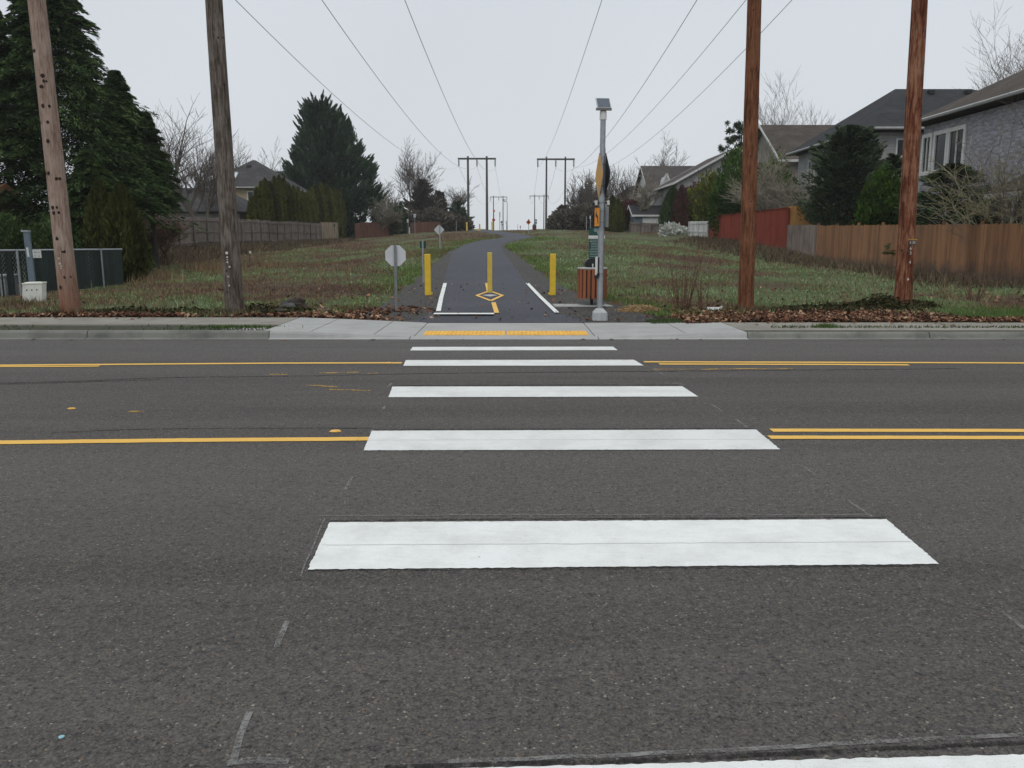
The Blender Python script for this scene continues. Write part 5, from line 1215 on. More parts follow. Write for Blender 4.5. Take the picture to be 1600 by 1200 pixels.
# ------------------------------------------------------------------ solar beacon pole with its signs
B0 = G(936, 500); BD = B0.y; Bx = W(937, 498, BD).x
def bp(x, y, d=0): return W(x, y, BD + d)
t = thing('beacon_pole', (Bx, BD, B0.z), 'galvanised pole with a solar panel and diamond warning signs on a concrete foot', 'sign pole')
m = MB(); z0 = B0.z - .02
def ring8(hw, z, ch=.25): return [(Bx + a * hw, BD + c * hw, z) for a, c in ((1, -1 + ch), (1, 1 - ch), (1 - ch, 1), (-1 + ch, 1), (-1, 1 - ch), (-1, -1 + ch), (-1 + ch, -1), (1 - ch, -1))]
rs = [ring8(.150, z0), ring8(.135, z0 + .17), ring8(.065, z0 + .25)]
for a, c in zip(rs[:-1], rs[1:]):
    for k in range(8): m.face([a[k], a[(k + 1) % 8], c[(k + 1) % 8], c[k]])
m.face(rs[-1]); m.build('concrete_foot', M_GALV_FLAT if False else plain('foot_concrete', (.42, .43, .43), (.33, .34, .34), 9, .7), t)
ptop = bp(942.5, 176); pb = Vector((Bx, BD, z0 + .2)); m = MB(); pr = .0585
mid = pb.lerp(ptop, .62)
m.tube(pb, mid, pr, pr, 20); m.tube(mid, ptop, pr * .9, pr * .88, 20); m.build('pole', M_GALV, t, smooth=True)
m = MB(); a = pb.lerp(ptop, .615); c = pb.lerp(ptop, .63); m.tube(a, c, pr * 1.15, pr * 1.15, 16); m.build('pole_coupling', M_GALV, t, smooth=True); m = MB(); a = pb.lerp(ptop, .965); m.tube(a, ptop + Vector((0, 0, .02)), pr * 1.12, pr * 1.12, 16); m.build('pole_collar', M_WPLAST, t, smooth=True)
sc = ptop + Vector((.0, 0, .17)); u = Vector((1, .12, 0)).normalized(); vv = Vector((-.06, .55, .62)).normalized(); n_ = u.cross(vv).normalized()
pn = MB(); pn.obox(sc, u * .135, vv * .135, n_ * .012); ph = pn.build('solar_panel', plain('panel_frame', (.5, .52, .54), None, 5, .4, metal=.5), t)
m = MB(); m.obox(sc + n_ * .014, u * .12, vv * .12, n_ * .003)
m.build('solar_cells', plain('solar_cells', (.10, .12, .15), (.07, .085, .11), 30, .2), ph)
m = MB(); m.obox(sc - vv * .12 - n_ * .04, u * .15, Vector((0, .04, 0)), Vector((0, 0, .018))); m.obox(ptop + Vector((0, 0, .05)), (.05, 0, 0), (0, .05, 0), (0, 0, .045)); m.build('panel_bracket', plain('bracket_grey', (.2, .2, .19), None, 9, .6), t)
M_SIGNY = plain('sign_amber', (.62, .34, .08), (.55, .29, .07), 6, .45); M_SIGNO = plain('sign_orange', (.78, .30, .03), (.7, .27, .03), 6, .45)
M_SIGNBK = plain('sign_dark', (.03, .032, .04), (.045, .05, .055), 6, .6); M_SIGNBACK = plain('sign_back', (.40, .41, .42), (.33, .34, .35), 6, .5, metal=.3)
def plate(parent, c, yaw, pts, face_mat, back_mat, border=None, th=.004, name='sign_plate', inset=.93):
    """flat sign: pts in its own plane (u, z); yaw = direction its face looks, degrees from -Y towards -X"""
    a = R(yaw); n = Vector((-math.sin(a), -math.cos(a), 0)); u = Vector((math.cos(a), -math.sin(a), 0)); c = Vector(c); z = Vector((0, 0, 1))
    P = [c + u * x + z * y for x, y in pts]; m = MB(); m.prism(P, -n * th); pl = m.build(name, back_mat, parent)
    m = MB()
    if border: m.face([p + n * .001 for p in P]); m.build('sign_border', border, pl); m = MB()
    q = inset if border else .985
    m.face([c + (p - c) * q + n * .003 for p in P]); m.build('sign_face', face_mat, pl)
    return pl, n, u
DI = lambda r: [(0, -r), (r, 0), (0, r), (-r, 0)]
def rdi(r, k=.1): return [(k * r, -r + k * r), (r - k * r, -k * r), (r - k * r, k * r), (k * r, r - k * r), (-k * r, r - k * r), (-r + k * r, k * r), (-r + k * r, -k * r), (-k * r, -r + k * r)]
cy_ = (bp(936, 234).z + bp(936, 313).z) / 2
plate(t, (bp(936.5, 270).x, BD + .03, cy_), 86, rdi(.46), M_SIGNY, M_SIGNBACK, M_SIGNY, name='diamond_sign')
plate(t, (bp(945.5, 270).x + .005, BD + .03, cy_), -97, rdi(.46), M_SIGNY, M_SIGNBK, name='diamond_sign')
m = MB()
for dx in (-.045, .05): m.obox((pb.x + (ptop.x - pb.x) * .6 + dx, BD - .0, cy_), (.006, 0, 0), (0, .022, 0), (0, 0, .50))
m.build('sign_strut', M_GALV, t)
m = MB(); zb = bp(937, 317).z
m.box(pb.x - .13, BD - .06, zb - .04, pb.x - .09, BD + .25, zb + .045); m.box(pb.x + .10, BD - .05, zb - .04, pb.x + .145, BD + .25, zb + .045)
m.build('flasher_bar', M_WPLAST, t); m = MB(); m.box(pb.x - .09, BD - .02, zb - .015, pb.x + .10, BD + .02, zb + .015); m.box(pb.x - .17, BD + .05, zb - .05, pb.x - .13, BD + .18, zb + .01); m.build('flasher_mount', M_BLACK, t)
zc = (bp(933, 323).z + bp(933, 355).z) / 2; hh_ = (bp(933, 323).z - bp(933, 355).z) / 2
RC = lambda w_, h: [(-w_, -h), (w_, -h), (w_, h), (-w_, h)]
pl, n_, u_ = plate(t, (bp(933, 340).x, BD - .01, zc), 76, RC(.155, hh_), M_SIGNO, M_SIGNBACK, M_SIGNBK, name='arrow_plaque', inset=.90)
c = Vector((bp(933, 340).x, BD - .01, zc)) + n_ * .005; m = MB(); Z = Vector((0, 0, 1))
ar = [(-.10, .04), (-.02, .12), (-.02, .06), (.05, .02), (.09, -.12), (.05, -.14), (.02, -.03), (-.03, .0), (-.03, -.02)]
m.face([c + u_ * x + Z * y for x, y in ar]); m.build('arrow', M_SIGNBK, pl)
plate(t, (bp(946.5, 340).x, BD + .02, zc), -108, RC(.13, hh_), M_SIGNO, M_SIGNBACK, name='arrow_plaque')
zb1, zb0 = bp(931, 402).z, bp(931, 434).z
m = MB(); m.obox((bp(931.5, 417).x, BD - .04, (zb1 + zb0) / 2 + .03), (.022, 0, 0), (0, .005, 0), (0, 0, (zb1 - zb0) / 2 - .02)); m.build('push_button_sign', M_WPLAST, t)
m = MB(); m.box(bp(935, 417).x - .014, BD - .05, zb0 + .03, bp(935, 417).x + .014, BD + .03, zb1); m.obox((bp(931, 433).x, BD - .05, zb0 + .02), (.035, 0, 0), (0, .03, 0), (0, 0, .032)); m.obox((bp(934, 428).x, BD - .05, zb0 + .07), (.02, 0, .02), (0, .03, 0), (-.01, 0, .02)); m.build('push_button', M_BLACK, t)
m = MB()
for zz in (zb, zc + .1, zc - .1, (zb1 + zb0) / 2 - .12, cy_ + .2, cy_ - .2): 
    f_ = (zz - pb.z) / (ptop.z - pb.z); q = pb.lerp(ptop, f_); m.tube(q - Vector((0, 0, .008)), q + Vector((0, 0, .008)), pr * 1.06, n=16)
m.build('strap_band', plain('steel_band', (.25, .26, .27), None, 9, .4, metal=.7), t)

# ------------------------------------------------------------------ pet waste station: pad, bin, green sign, dispenser
p0, p1, p2, p3 = G(867, 481.5), G(958, 480), G(944, 474.5), G(862, 475.5); zp = p0.z + .03
m = MB(); m.prism([(p0.x, p0.y, zp - .08), (p1.x, p1.y, zp - .08), (p2.x, p2.y, zp - .08), (p3.x, p3.y, zp - .08)], (0, 0, .09))
tag(m.build('concrete_pad', M_CONC_NEW, loc=(p0.x, p0.y, zp - .08), bevel=.01), 'pale concrete pad under the slatted bin', 'concrete pad')
TD = (p0.y + p2.y) / 2; tb = Vector((W(924.5, 470, TD).x, TD, zp + .01))
t = thing('litter_bin', tb, 'round litter bin of reddish wooden slats on the concrete pad', 'litter bin'); rad = 22 / F * TD * 1.0
zt_, zl_ = W(925, 420, TD).z, W(925, 466, TD).z
M_SLATW = wood('bin_slat', (.22, .075, .035), (.27, .10, .05), 14, .2)
m = MB()
for k in range(20):
    a = 2 * math.pi * k / 20; c = Vector((tb.x + math.cos(a) * rad, TD + math.sin(a) * rad, (zt_ + zl_) / 2)); u = Vector((-math.sin(a), math.cos(a), 0)); n_ = Vector((math.cos(a), math.sin(a), 0))
    m.obox(c, u * rad * .112, n_ * .012, Vector((0, 0, (zt_ - zl_) / 2)), random.random())
m.build('slat_wall', M_SLATW, t)
m = MB(); m.tube((tb.x, TD, zl_ + .03), (tb.x, TD, zt_ - .02), rad * .93, n=24); m.build('liner', M_BLACK, t, smooth=True)
m = MB()
for k in range(24):
    a, c = 2 * math.pi * k / 24, 2 * math.pi * (k + 1) / 24
    o = lambda an, r, z: (tb.x + math.cos(an) * r, TD + math.sin(an) * r, z)
    m.hexa([o(a, rad * .6, zt_), o(a, rad * 1.06, zt_), o(c, rad * 1.06, zt_), o(c, rad * .6, zt_), o(a, rad * .6, zt_ + .035), o(a, rad * 1.06, zt_ + .025), o(c, rad * 1.06, zt_ + .025), o(c, rad * .6, zt_ + .035)])
m.build('rim', plain('rim_grey', (.33, .32, .30), (.4, .39, .37), 9, .6), t)
m = MB(); m.tube((tb.x, TD, tb.z - .02), (tb.x, TD, zl_ + .05), .035, n=10); m.tube((tb.x, TD, tb.z - .01), (tb.x, TD, tb.z + .012), .11, n=14); m.build('stand', M_BLACK, t)
SDp = TD + .45
gx0, gx1, gz1, gz0 = W(920.5, 360, SDp).x, W(944.5, 360, SDp).x, W(930, 356, SDp).z, W(930, 404, SDp).z; gm = (gx0 + gx1) / 2
t = thing('pet_waste_station', (gm, SDp, hz(gm, SDp)), 'green lettered notice and black bag dispenser on a post behind the litter bin', 'pet waste station')
m = MB(); m.box(gm - .025, SDp + .01, hz(gm, SDp) - .2, gm + .025, SDp + .05, gz1 - .02); m.build('post', M_GALV, t)
m = MB(); m.prism([(gx0, SDp, gz0), (gx1, SDp, gz0), (gx1, SDp, gz1), (gx0, SDp, gz1)], (0, .006, 0)); g_ = m.build('notice', plain('notice_green', (.012, .06, .05), (.016, .07, .06), 4, .5), t)
m = MB(); zz1, zz0 = W(930, 368, SDp).z, W(930, 373, SDp).z; m.box(gx0 - .012, SDp - .004, zz0, gx1 + .012, SDp - .001, zz1); m.build('white_band', M_WPLAST, g_)
m = MB(); rr_ = random.Random(4); H0 = zz0 - .025; xw = gx1 - gx0
for k in range(11):                                    # lines of small unreadable print
    zl2 = H0 - k * (H0 - gz0 - .02) / 11; x = gx0 + .02 + (.03 if 1 < k < 6 else 0); lim = gx1 - .02 - rr_.random() * .09
    while x < lim:
        w2 = rr_.uniform(.010, .035); m.box(x, SDp - .002, zl2 - .010, min(lim, x + w2), SDp - .0005, zl2); x += w2 + .005
for a, c, d, e in ((.35, .55, .02, .012), (.28, .62, .045, .010), (.34, .6, .07, .012), (.52, .60, .10, .03)): m.box(gx0 + xw * a, SDp - .002, gz1 - d - e, gx0 + xw * c, SDp - .0005, gz1 - d)
m.build('printed_lines', plain('print_pale', (.42, .47, .45)), g_)
dx0, dx1, dz1, dz0 = W(914, 410, SDp - .2).x, W(931, 410, SDp - .2).x, W(920, 403.5, SDp - .2).z, W(920, 421, SDp - .2).z
m = MB(); r_ = (dz1 - dz0) / 2; pts = [(dx1, dz0), (dx1, dz1)] + [(dx0 + r_ * 1.1 + math.cos(a) * r_ * 1.1, dz0 + r_ + math.sin(a) * r_) for a in np.linspace(math.pi / 2, math.pi, 7)] + [(dx0 + .01, dz0)]
m.prism([(x, SDp - .30, z) for x, z in reversed(pts)], (0, .29, 0)); d_ = m.build('bag_dispenser', M_BLACK, t)
m = MB(); m.box(dx0 + (dx1 - dx0) * .62, SDp - .306, dz0 + .05, dx0 + (dx1 - dx0) * .74, SDp - .302, dz0 + .13); m.build('bag_roll', M_WPLAST, d_)

# ------------------------------------------------------------------ trail signs and bollards
def sign_post(base, top_z, w_, mat, parent, hat=False):
    m = MB(); x, y, z = base
    m.box(x - w_, y - .006, z - .25, x + w_, y + .006, top_z); m.box(x - w_, y + .006, z - .25, x - w_ + .006, y + .03, top_z); m.box(x + w_ - .006, y + .006, z - .25, x + w_, y + .03, top_z); return m.build('post', mat, parent)
# octagon seen from behind
q = G(619.5, 488); t = thing('stop_sign', q, 'small octagonal sign seen from its grey back, left of the trail entrance', 'sign')
c = W(617.5, 399.5, q.y); r8 = W(633.5, 400, q.y).x - c.x; r8 /= math.cos(R(22.5))
P8 = [(r8 * math.cos(R(22.5 + 45 * k)), r8 * math.sin(R(22.5 + 45 * k))) for k in range(8)]
m = MB(); m.prism([(c.x + a, q.y + .035, c.z + b_) for a, b_ in P8], (0, .004, 0)); m.build('sign_back', plain('sign_back_pale', (.52, .53, .54), (.46, .47, .48), 4, .5), t)
m = MB(); m.prism([(c.x + a * .97, q.y + .0405, c.z + b_ * .97) for a, b_ in P8], (0, .001, 0)); m.build('sign_face', plain('stop_red', (.4, .02, .02)), t)
a, c2 = Vector((q.x, q.y, q.z - .3)), Vector((c.x, q.y, c.z + r8 * .92)); m = MB(); m.obox((a + c2) / 2, (.026, 0, 0), (0, .012, 0), (c2 - a) / 2); m.build('post', M_STEELPOST, t)
# diamond back
q = G(687.5, 391); t = thing('trail_warning_sign', q, 'small white diamond sign back on a thin post at the left edge of the trail', 'sign')
c = W(686, 359, q.y); rd_ = (W(694.5, 359, q.y).x - W(677.8, 359, q.y).x) / 2
m = MB(); m.prism([(c.x + a, q.y + .03, c.z + b_) for a, b_ in rdi(rd_)], (0, .004, 0)); m.build('sign_back', plain('sign_back_pale', (.52, .53, .54), (.46, .47, .48), 4, .5), t)
m = MB(); m.box(q.x - .03, q.y - .01, q.z - .2, q.x + .03, q.y + .012, c.z + rd_ * .9); m.build('post', M_GALV, t)
# small green sign behind the left bollard
q = G(661.5, 442.5); t = thing('trail_name_sign', q, 'small dark green sign on a thin post behind the left yellow bollard', 'sign')
a, b_ = W(656, 388, q.y), W(665.5, 377, q.y); m = MB(); m.box(a.x, q.y + .02, a.z, b_.x, q.y + .026, b_.z); m.build('sign_plate', plain('sign_green', (.012, .05, .035), (.015, .06, .045), 5, .5), t)
m = MB(); m.box(q.x - .022, q.y - .01, q.z - .2, q.x + .022, q.y + .012, b_.z + .02); m.build('post', M_GALV, t); m = MB(); m.box(q.x - .07, q.y - .02, q.z - .02, q.x + .05, q.y + .02, q.z + .02); m.build('ground_sleeve', M_GALV, t)
def bollard(px, pyb, pyt, wpx, label, lock=0, lean=0, c=None):
    q = G(px, pyb); hgt_ = W(px, pyt, q.y).z - q.z; w_ = wpx / F * q.y / 2 * 1.0
    t = thing('bollard', q, label, 'bollard', 'yellow bollards at the trail entrance'); m = MB()
    tp = Vector((q.x + lean, q.y, q.z + hgt_)); lo = Vector((q.x, q.y, q.z - .1))
    m.hexa([lo + Vector(v) for v in ((-w_, -w_, 0), (w_, -w_, 0), (w_, w_, 0), (-w_, w_, 0))] + [tp + Vector(v) for v in ((-w_, -w_, 0), (w_, -w_, 0), (w_, w_, 0), (-w_, w_, 0))])
    m.build('post', c or M_YPOST, t, bevel=.012)
    if lock:
        m = MB(); m.obox((q.x + lock * (w_ + .015), q.y - .03, q.z + .06), (.022, 0, 0), (0, .035, 0), (0, 0, .03)); m.build('hinge_lock', M_YPOST, t)
    return t
bollard(669, 462, 397, 9.2, 'left yellow bollard beside the small green sign', 1, .0)
bollard(765.5, 460, 394.5, 7.4, 'centre yellow bollard in the painted diamond', 0, .0, plain('yellow_post_faded', (.60, .45, .09), (.52, .38, .07), 7, .5))
bollard(863.5, 462, 396.5, 9.0, 'right yellow bollard left of the slatted bin', -1, -.0)
M_YFAR = plain('yellow_far', (.62, .46, .10), (.55, .4, .08), 7, .6)
for k, (x, lb) in enumerate(((729.5, 'left one of three distant yellow bollards on the crest'), (749.5, 'middle one of three distant yellow bollards on the crest'), (769, 'right one of three distant yellow bollards on the crest'))):
    X = W(x, 358, 98).x; zz = hz(X, 98); t = thing('bollard', (X, 98, zz), lb, 'bollard', 'distant yellow bollards on the crest'); m = MB(); hb = 1.02 if k != 1 else .78; m.box(X - .085, 97.9, zz - .1, X + .085, 98.1, zz + hb)
    if k == 1: m.box(X - .38, 97.9, zz, X - .085, 98, zz + .22)
    m.build('post', M_YFAR, t)
X0, X1 = W(733, 358, 97).x, W(748, 358, 97).x; m = MB(); m.face([(X0, 97.4, hz(X0, 97.4) + .06), (X1, 96.8, hz(X1, 96.8) + .06), (X1, 97.1, hz(X1, 97.1) + .06), (X0, 97.7, hz(X0, 97.7) + .06)]); m.build('edge_line', M_WHITE, trail)
# far signs
def far_sign(x, yb, D, yt, parts, label, pw=.03, postm=None, on_ground=True, cat='sign', name='road_sign'):
    X = W(x, yb, D).x; zb_ = hz(X, D) if on_ground else W(x, yb, D).z; t = thing(name, (X, D, zb_), label, cat)
    m = MB(); m.box(X - pw, D - pw, zb_ - .2, X + pw, D + pw, W(x, yt, D).z); m.build('post', postm or M_GALV, t)
    for kind, cx_, cy2, r, mat in parts:
        c = W(cx_, cy2, D - pw - .03); rr2 = r / F * D
        if kind == 'd': P = rdi(rr2)
        elif kind == 'o': P = [(rr2 * math.cos(R(22.5 + 45 * k)), rr2 * math.sin(R(22.5 + 45 * k))) for k in range(8)]
        else: P = [(-rr2, -rr2 * kind), (rr2, -rr2 * kind), (rr2, rr2 * kind), (-rr2, rr2 * kind)]
        m = MB(); m.prism([(c.x + a, D - pw - .03, c.z + b_) for a, b_ in P], (0, .01, 0)); m.build('sign_plate', mat, t)
    return t
M_ORG = plain('orange_sign', (.65, .17, .03), (.5, .12, .02), 6, .5); M_REDS = plain('red_sign', (.40, .04, .05), (.32, .03, .04), 6, .5)
M_TEAL = plain('teal_sign', (.05, .14, .15), (.04, .11, .12), 6, .5); M_PALES = plain('pale_sign', (.42, .45, .48), (.36, .38, .40), 6, .5)
far_sign(826, 368, 84, 343, [('d', 825.8, 347.3, 4.0, M_ORG), (1.0, 825.8, 347, 1.3, M_BLACK), (.6, 826, 343.6, 1.2, M_BLACK)], 'orange diamond work sign right of the trail bend')
far_sign(713, 362, 112, 337, [(1.6, 712.5, 342, 1.9, M_BLACK)], 'dark sign on a pale post in front of the left tree line')
far_sign(638, 363, 108, 342, [(2.0, 637, 345, 1.3, M_TRIM)], 'narrow white sign by the dark hedge columns')
far_sign(648.5, 361.5, 112, 334, [(1.6, 648, 337, 1.8, M_PALES)], 'taller pale sign right of the narrow white one')
far_sign(640, 363.5, 106, 355, [], 'short pale stake beside the narrow white sign', .05, M_TRIM, cat='stake', name='marker_stake')
far_sign(771.5, 360, 128, 327, [('o', 771.3, 343.7, 2.5, M_REDS), ('d', 772.3, 329.8, 1.9, M_ORG)], 'distant red octagon under a small orange diamond', .06, M_FPOLE)
far_sign(781, 360, 126, 331, [(4.2, 781, 335.5, .9, M_PALES)], 'tall narrow grey sign on the crest', .05)
far_sign(784, 360, 124, 345, [(.9, 783.7, 347, 1.3, M_SIGNBK), (.6, 785.3, 351, 1.5, M_TEAL)], 'small sign cluster on a post at the crest', .05)
far_sign(791.5, 360, 122, 346, [(1.4, 791.5, 347.5, 1.2, M_PALES)], 'small pale grey sign at the crest', .04)
far_sign(813, 359, 160, 352, [('o', 813, 354.6, 1.1, M_REDS)], 'tiny reddish sign far down the crest', .05)
far_sign(809, 359, 160, 350, [], 'tiny bare stake far down the crest', .04, cat='stake', name='marker_stake')
far_sign(837.5, 360, 118, 342, [(.6, 837.3, 344, 1.7, M_TEAL), (1.0, 837.5, 348, 1.5, M_TEAL)], 'two small teal signs over the dark red box', .05)
far_sign(916, 366, 100, 338, [(1.8, 922, 339, .9, M_PALES)], 'thin pale sign stake left of the green notice', .04)
far_sign(922.3, 366, 99, 337, [(2.2, 922.3, 340, 1.0, M_TRIM)], 'pale marker behind the beacon pole', .04)
X = W(835, 357, 112).x; zz = hz(X, 112); t = thing('utility_box', (X, 112, zz), 'dark red box with a pointed dark top on the crest', 'utility box'); m = MB(); m.box(X - .26, 111.8, zz - .1, X + .26, 112.2, zz + .62); m.build('box_body', plain('box_red', (.12, .04, .035)), t)
m = MB(); q = [(X - .28, 111.75), (X + .28, 111.75), (X + .28, 112.25), (X - .28, 112.25)]
for a, c in zip(q, q[1:] + q[:1]): m.face([(a[0], a[1], zz + .62), (c[0], c[1], zz + .62), (X, 112, zz + .98)])
m.build('box_top', M_SIGNBK, t)
# street light and slim poles beyond the crest
X = W(792.5, 357, 200).x; zz = hz(X, 200); zt = W(792, 312, 200).z; t = thing('street_lamp', (X, 200, zz), 'thin distant street lamp with a curved arm by the small left pylon', 'street lamp')
m = MB(); m.tube((X, 200, zz - 1), (X, 200, zt - .6), .09, .06, 6); m.tube((X, 200, zt - .6), (X - .4, 200, zt), .06, .05, 6); m.tube((X - .4, 200, zt), (X - 1.0, 200, zt + .15), .05, .04, 6); m.build('pole', M_FPOLE, t)
m = MB(); m.obox((X - .7, 200, zt - .25), (.28, 0, -.3), (0, .15, 0), (.05, 0, .09)); m.build('lamp_head', M_FPOLE, t)

# ------------------------------------------------------------------ white meter cabinet with its strut, small notice
q = G(54, 472); t = thing('meter_cabinet', q, 'dented white utility cabinet tilted in front of a grey blue strut', 'utility cabinet')
cx0, cx1 = W(36, 455, q.y).x, W(71.5, 455, q.y).x; zc0, zc1 = q.z, W(50, 443, q.y).z; dd = Vector((1, .25, .03)).normalized() * (cx1 - cx0 - .10) / 2 * .97; dn = Vector((.25, -1, 0)).normalized() * .17
c = Vector(((cx0 + cx1) / 2, q.y, (zc0 + zc1) / 2)); m = MB(); up_ = Vector((.02, 0, (zc1 - zc0) / 2)); m.obox(c, dd, dn, up_); m.build('cabinet_body', plain('cabinet_white', (.70, .70, .64), (.55, .55, .5), 5, .6, bmp=.1), t, bevel=.012)
m = MB(); m.obox(c + up_ * 1.04, dd * 1.04, dn * 1.06, up_.normalized() * .018); m.obox(c + up_ * 1.12 - dd * .15, dd * .7, dn * .7, up_.normalized() * .012); m.build('lid', plain('cabinet_lid', (.70, .70, .62), (.6, .6, .54), 6, .6), t, bevel=.006)
m = MB()
for k in range(3): p = c + dn * 1.01 + dd * (-.55 + .5 * k) + up_ * .35; m.obox(p, dd.normalized() * .012, dn.normalized() * .004, (0, 0, .014))
m.build('rivet', M_BLACK, t)
sx = W(47, 430, q.y + .4); st0 = Vector((W(52, 450, q.y + .4).x, q.y + .4, hz(sx.x, q.y + .4) - .1)); st1 = W(41.5, 361, q.y + .4)
t = thing('steel_strut', (st0.x, st0.y, hz(st0.x, st0.y)), 'grey blue steel strut leaning behind the white cabinet', 'post'); m = MB(); m.obox((st0 + st1) / 2, (.068, 0, 0), (0, .03, 0), (st1 - st0) / 2); m.build('strut_body', plain('strut_blue', (.13, .17, .20), (.10, .13, .16), 6, .6), t)
m = MB(); m.obox(st1 + Vector((-.02, 0, .0)), (.09, 0, 0), (0, .05, 0), (0, 0, .02)); m.build('strut_cap', M_GALV, t); m = MB(); p = W(43.5, 394, q.y + .36); m.obox(p, (.024, 0, 0), (0, .003, 0), (-.006, 0, .11)); m.build('strip_label', M_WPLAST, t)
a, b_ = W(52, 403, 20.4), W(64, 391, 20.4); p = (a + b_) / 2; t = thing('notice', p, 'small white notice hanging on the chain link fence beside the strut', 'notice')
m = MB(); m.box(a.x, 20.39, a.z, b_.x, 20.4, b_.z); m.build('notice_board', M_TRIM, t); m = MB()
for k in range(2): m.box(a.x + .03, 20.384, b_.z - .045 - .02 * k, b_.x - .03, 20.388, b_.z - .035 - .02 * k)
m.box(a.x + .04, 20.384, a.z + .02, a.x + .075, 20.388, a.z + .07); m.box(b_.x - .075, 20.384, a.z + .02, b_.x - .04, 20.388, a.z + .07); m.build('notice_print', M_GHOST, t)

# ------------------------------------------------------------------ ground cover
def allowed(x, y):
    ctr = pathx(y); wl_ = np.interp(y, [15.9, 16.6, 18.5, 24, 31, 38, 46, 112], [3.5, 3.1, 2.6, 2.25, 1.9, 1.6, 1.3, 1.3]); wr_ = np.interp(y, [15.9, 18.4, 20.5, 26, 36, 46, 112], [3.3, 3.1, 2.4, 2.05, 1.8, 1.35, 1.35])
    back = np.where(x < 2, 16.0, np.interp(x, [2, 4.35], [16, 15.3]))
    return ((x - ctr < -wl_) | (x - ctr > wr_)) & (y > back + .03)
def patchy(x, y):
    return (np.sin(x * .9 + 1.2 * np.sin(y * .35)) * np.sin(y * .45 + 1.1 * np.sin(x * .4)) + .5 * np.sin(x * 2.3 + y * .9) * np.sin(y * 1.7 - x * .6)) / 1.5
def scatter(n, ymax, power=1.0, ymin=15.2):
    y = ymin + (ymax - ymin) * rng.random(n) ** power; hw = y * .66 + 1; x = (rng.random(n) * 2 - 1) * np.minimum(hw, 21); k = allowed(x, y); return x[k], y[k]
def blades(name, x, y, hmin, hmax, w0, mat, label, cat, spread=.35, tint=None):
    n = len(x); z = hgt(x, y); a = rng.random(n) * 6.283; h = rng.uniform(hmin, hmax, n); ww = w0 * rng.uniform(.6, 1.4, n) * (1 + (y - 16) / 40)
    lx, ly = rng.normal(0, spread, (2, n)) * h; dx, dy = np.cos(a) * ww / 2, np.sin(a) * ww / 2
    V = np.stack([np.stack([x - dx, y - dy, z - .01], -1), np.stack([x + dx, y + dy, z - .01], -1), np.stack([x + lx, y + ly, z + h], -1)], 1).reshape(-1, 3)
    tt = rng.random(n) if tint is None else tint
    return tag(npmesh(name, V, np.arange(n * 3).reshape(n, 3), mat, tint=tt), label, cat, kind='stuff')
x, y = scatter(230000, 62, 1.5); k = (rng.random(len(x)) < .55 + .6 * patchy(x, y)) & (y > 16.6 + .5 * np.sin(x * 1.3)) ; x, y = x[k], y[k]
blades('grass', x, y, .02, .10, .030, M_GRASS, 'patchy short grass over the open field', 'grass')
ye = 16.5 + rng.random(26000) ** 1.4 * 50; sd_ = rng.random(26000) < .5     # green fringe along the shoulders
off_ = np.where(sd_, -np.interp(ye, [15.9, 16.6, 18.5, 24, 31, 38, 46, 112], [3.5, 3.1, 2.6, 2.25, 1.9, 1.6, 1.3, 1.3]), np.interp(ye, [15.9, 18.4, 20.5, 26, 36, 46, 112], [3.3, 3.1, 2.4, 2.05, 1.8, 1.35, 1.35]))
xe = pathx(ye) + off_ + np.abs(rng.normal(0, .45, 26000)) * np.where(sd_, -1, 1) * (1 + ye / 60) + .12 * np.sin(ye * 2.1); k = (np.sin(ye * .45 + sd_ * 2) + rng.normal(0, .5, 26000)) > -.3
blades('fringe_grass', xe[k], ye[k], .03, .10, .028, plain('fringe_green', (.085, .145, .03), (.13, .19, .055), 2, .9, tint=.5), 'fresher green grass fringing the gravel shoulders', 'grass')
xe = rng.normal(-13.6, 1.7, 5000); ye = rng.uniform(27.5, 41, 5000); k = (np.sin(xe * 1.7 + ye) + rng.normal(0, .5, 5000)) > 0
blades('dry_grass', xe[k], ye[k], .12, .45, .025, plain('dry_tan', (.24, .17, .09), (.16, .105, .06), 2, .9, tint=.4), 'tall dry tan grass near the left fence', 'grass', .3)
xe = np.concatenate([bx_ + rng.normal(0, .28, 500) for bx_ in (-8.9, -5.6, 4.9, 8.6, -11.2)]); ye = np.concatenate([by_ + rng.normal(-.1, .16, 500) for by_ in (16.6, 16.7, 17.3, 18.2, 18.6)])
blades('base_weeds', xe, ye, .04, .22, .02, plain('base_weed', (.10, .085, .04), (.14, .11, .06), 3, .9, tint=.6), 'weeds gathered around the feet of the poles', 'weeds', .5)
M_WEED = plain('dead_weed', (.14, .078, .045), (.21, .14, .085), 1.5, .9, tint=.5)
x, y = scatter(90000, 95, 1.2, 17.2); k = rng.random(len(x)) < np.clip(.25 - 1.1 * patchy(x * .7 + 3, y * .6), 0, 1) * np.where(x < 0, 1, .55); x, y = x[k], y[k]
blades('dead_weeds', x, y, .05, .22, .018, M_WEED, 'brown dead weeds scattered through the grass', 'weeds', .5)
# banks of dark bramble against the fences
x = np.concatenate([rng.normal(-18.6, .6, 24000), rng.normal(14.1, .7, 9000)]); y = np.concatenate([rng.uniform(37, 95, 24000), rng.uniform(24, 66, 9000)])
blades('bank_weeds', x, y, .05, .38, .035, plain('bank_weed', (.095, .065, .042), (.12, .095, .055), .8, .9, tint=.6), 'dark tangled weeds along the foot of the fences', 'weeds', .45)
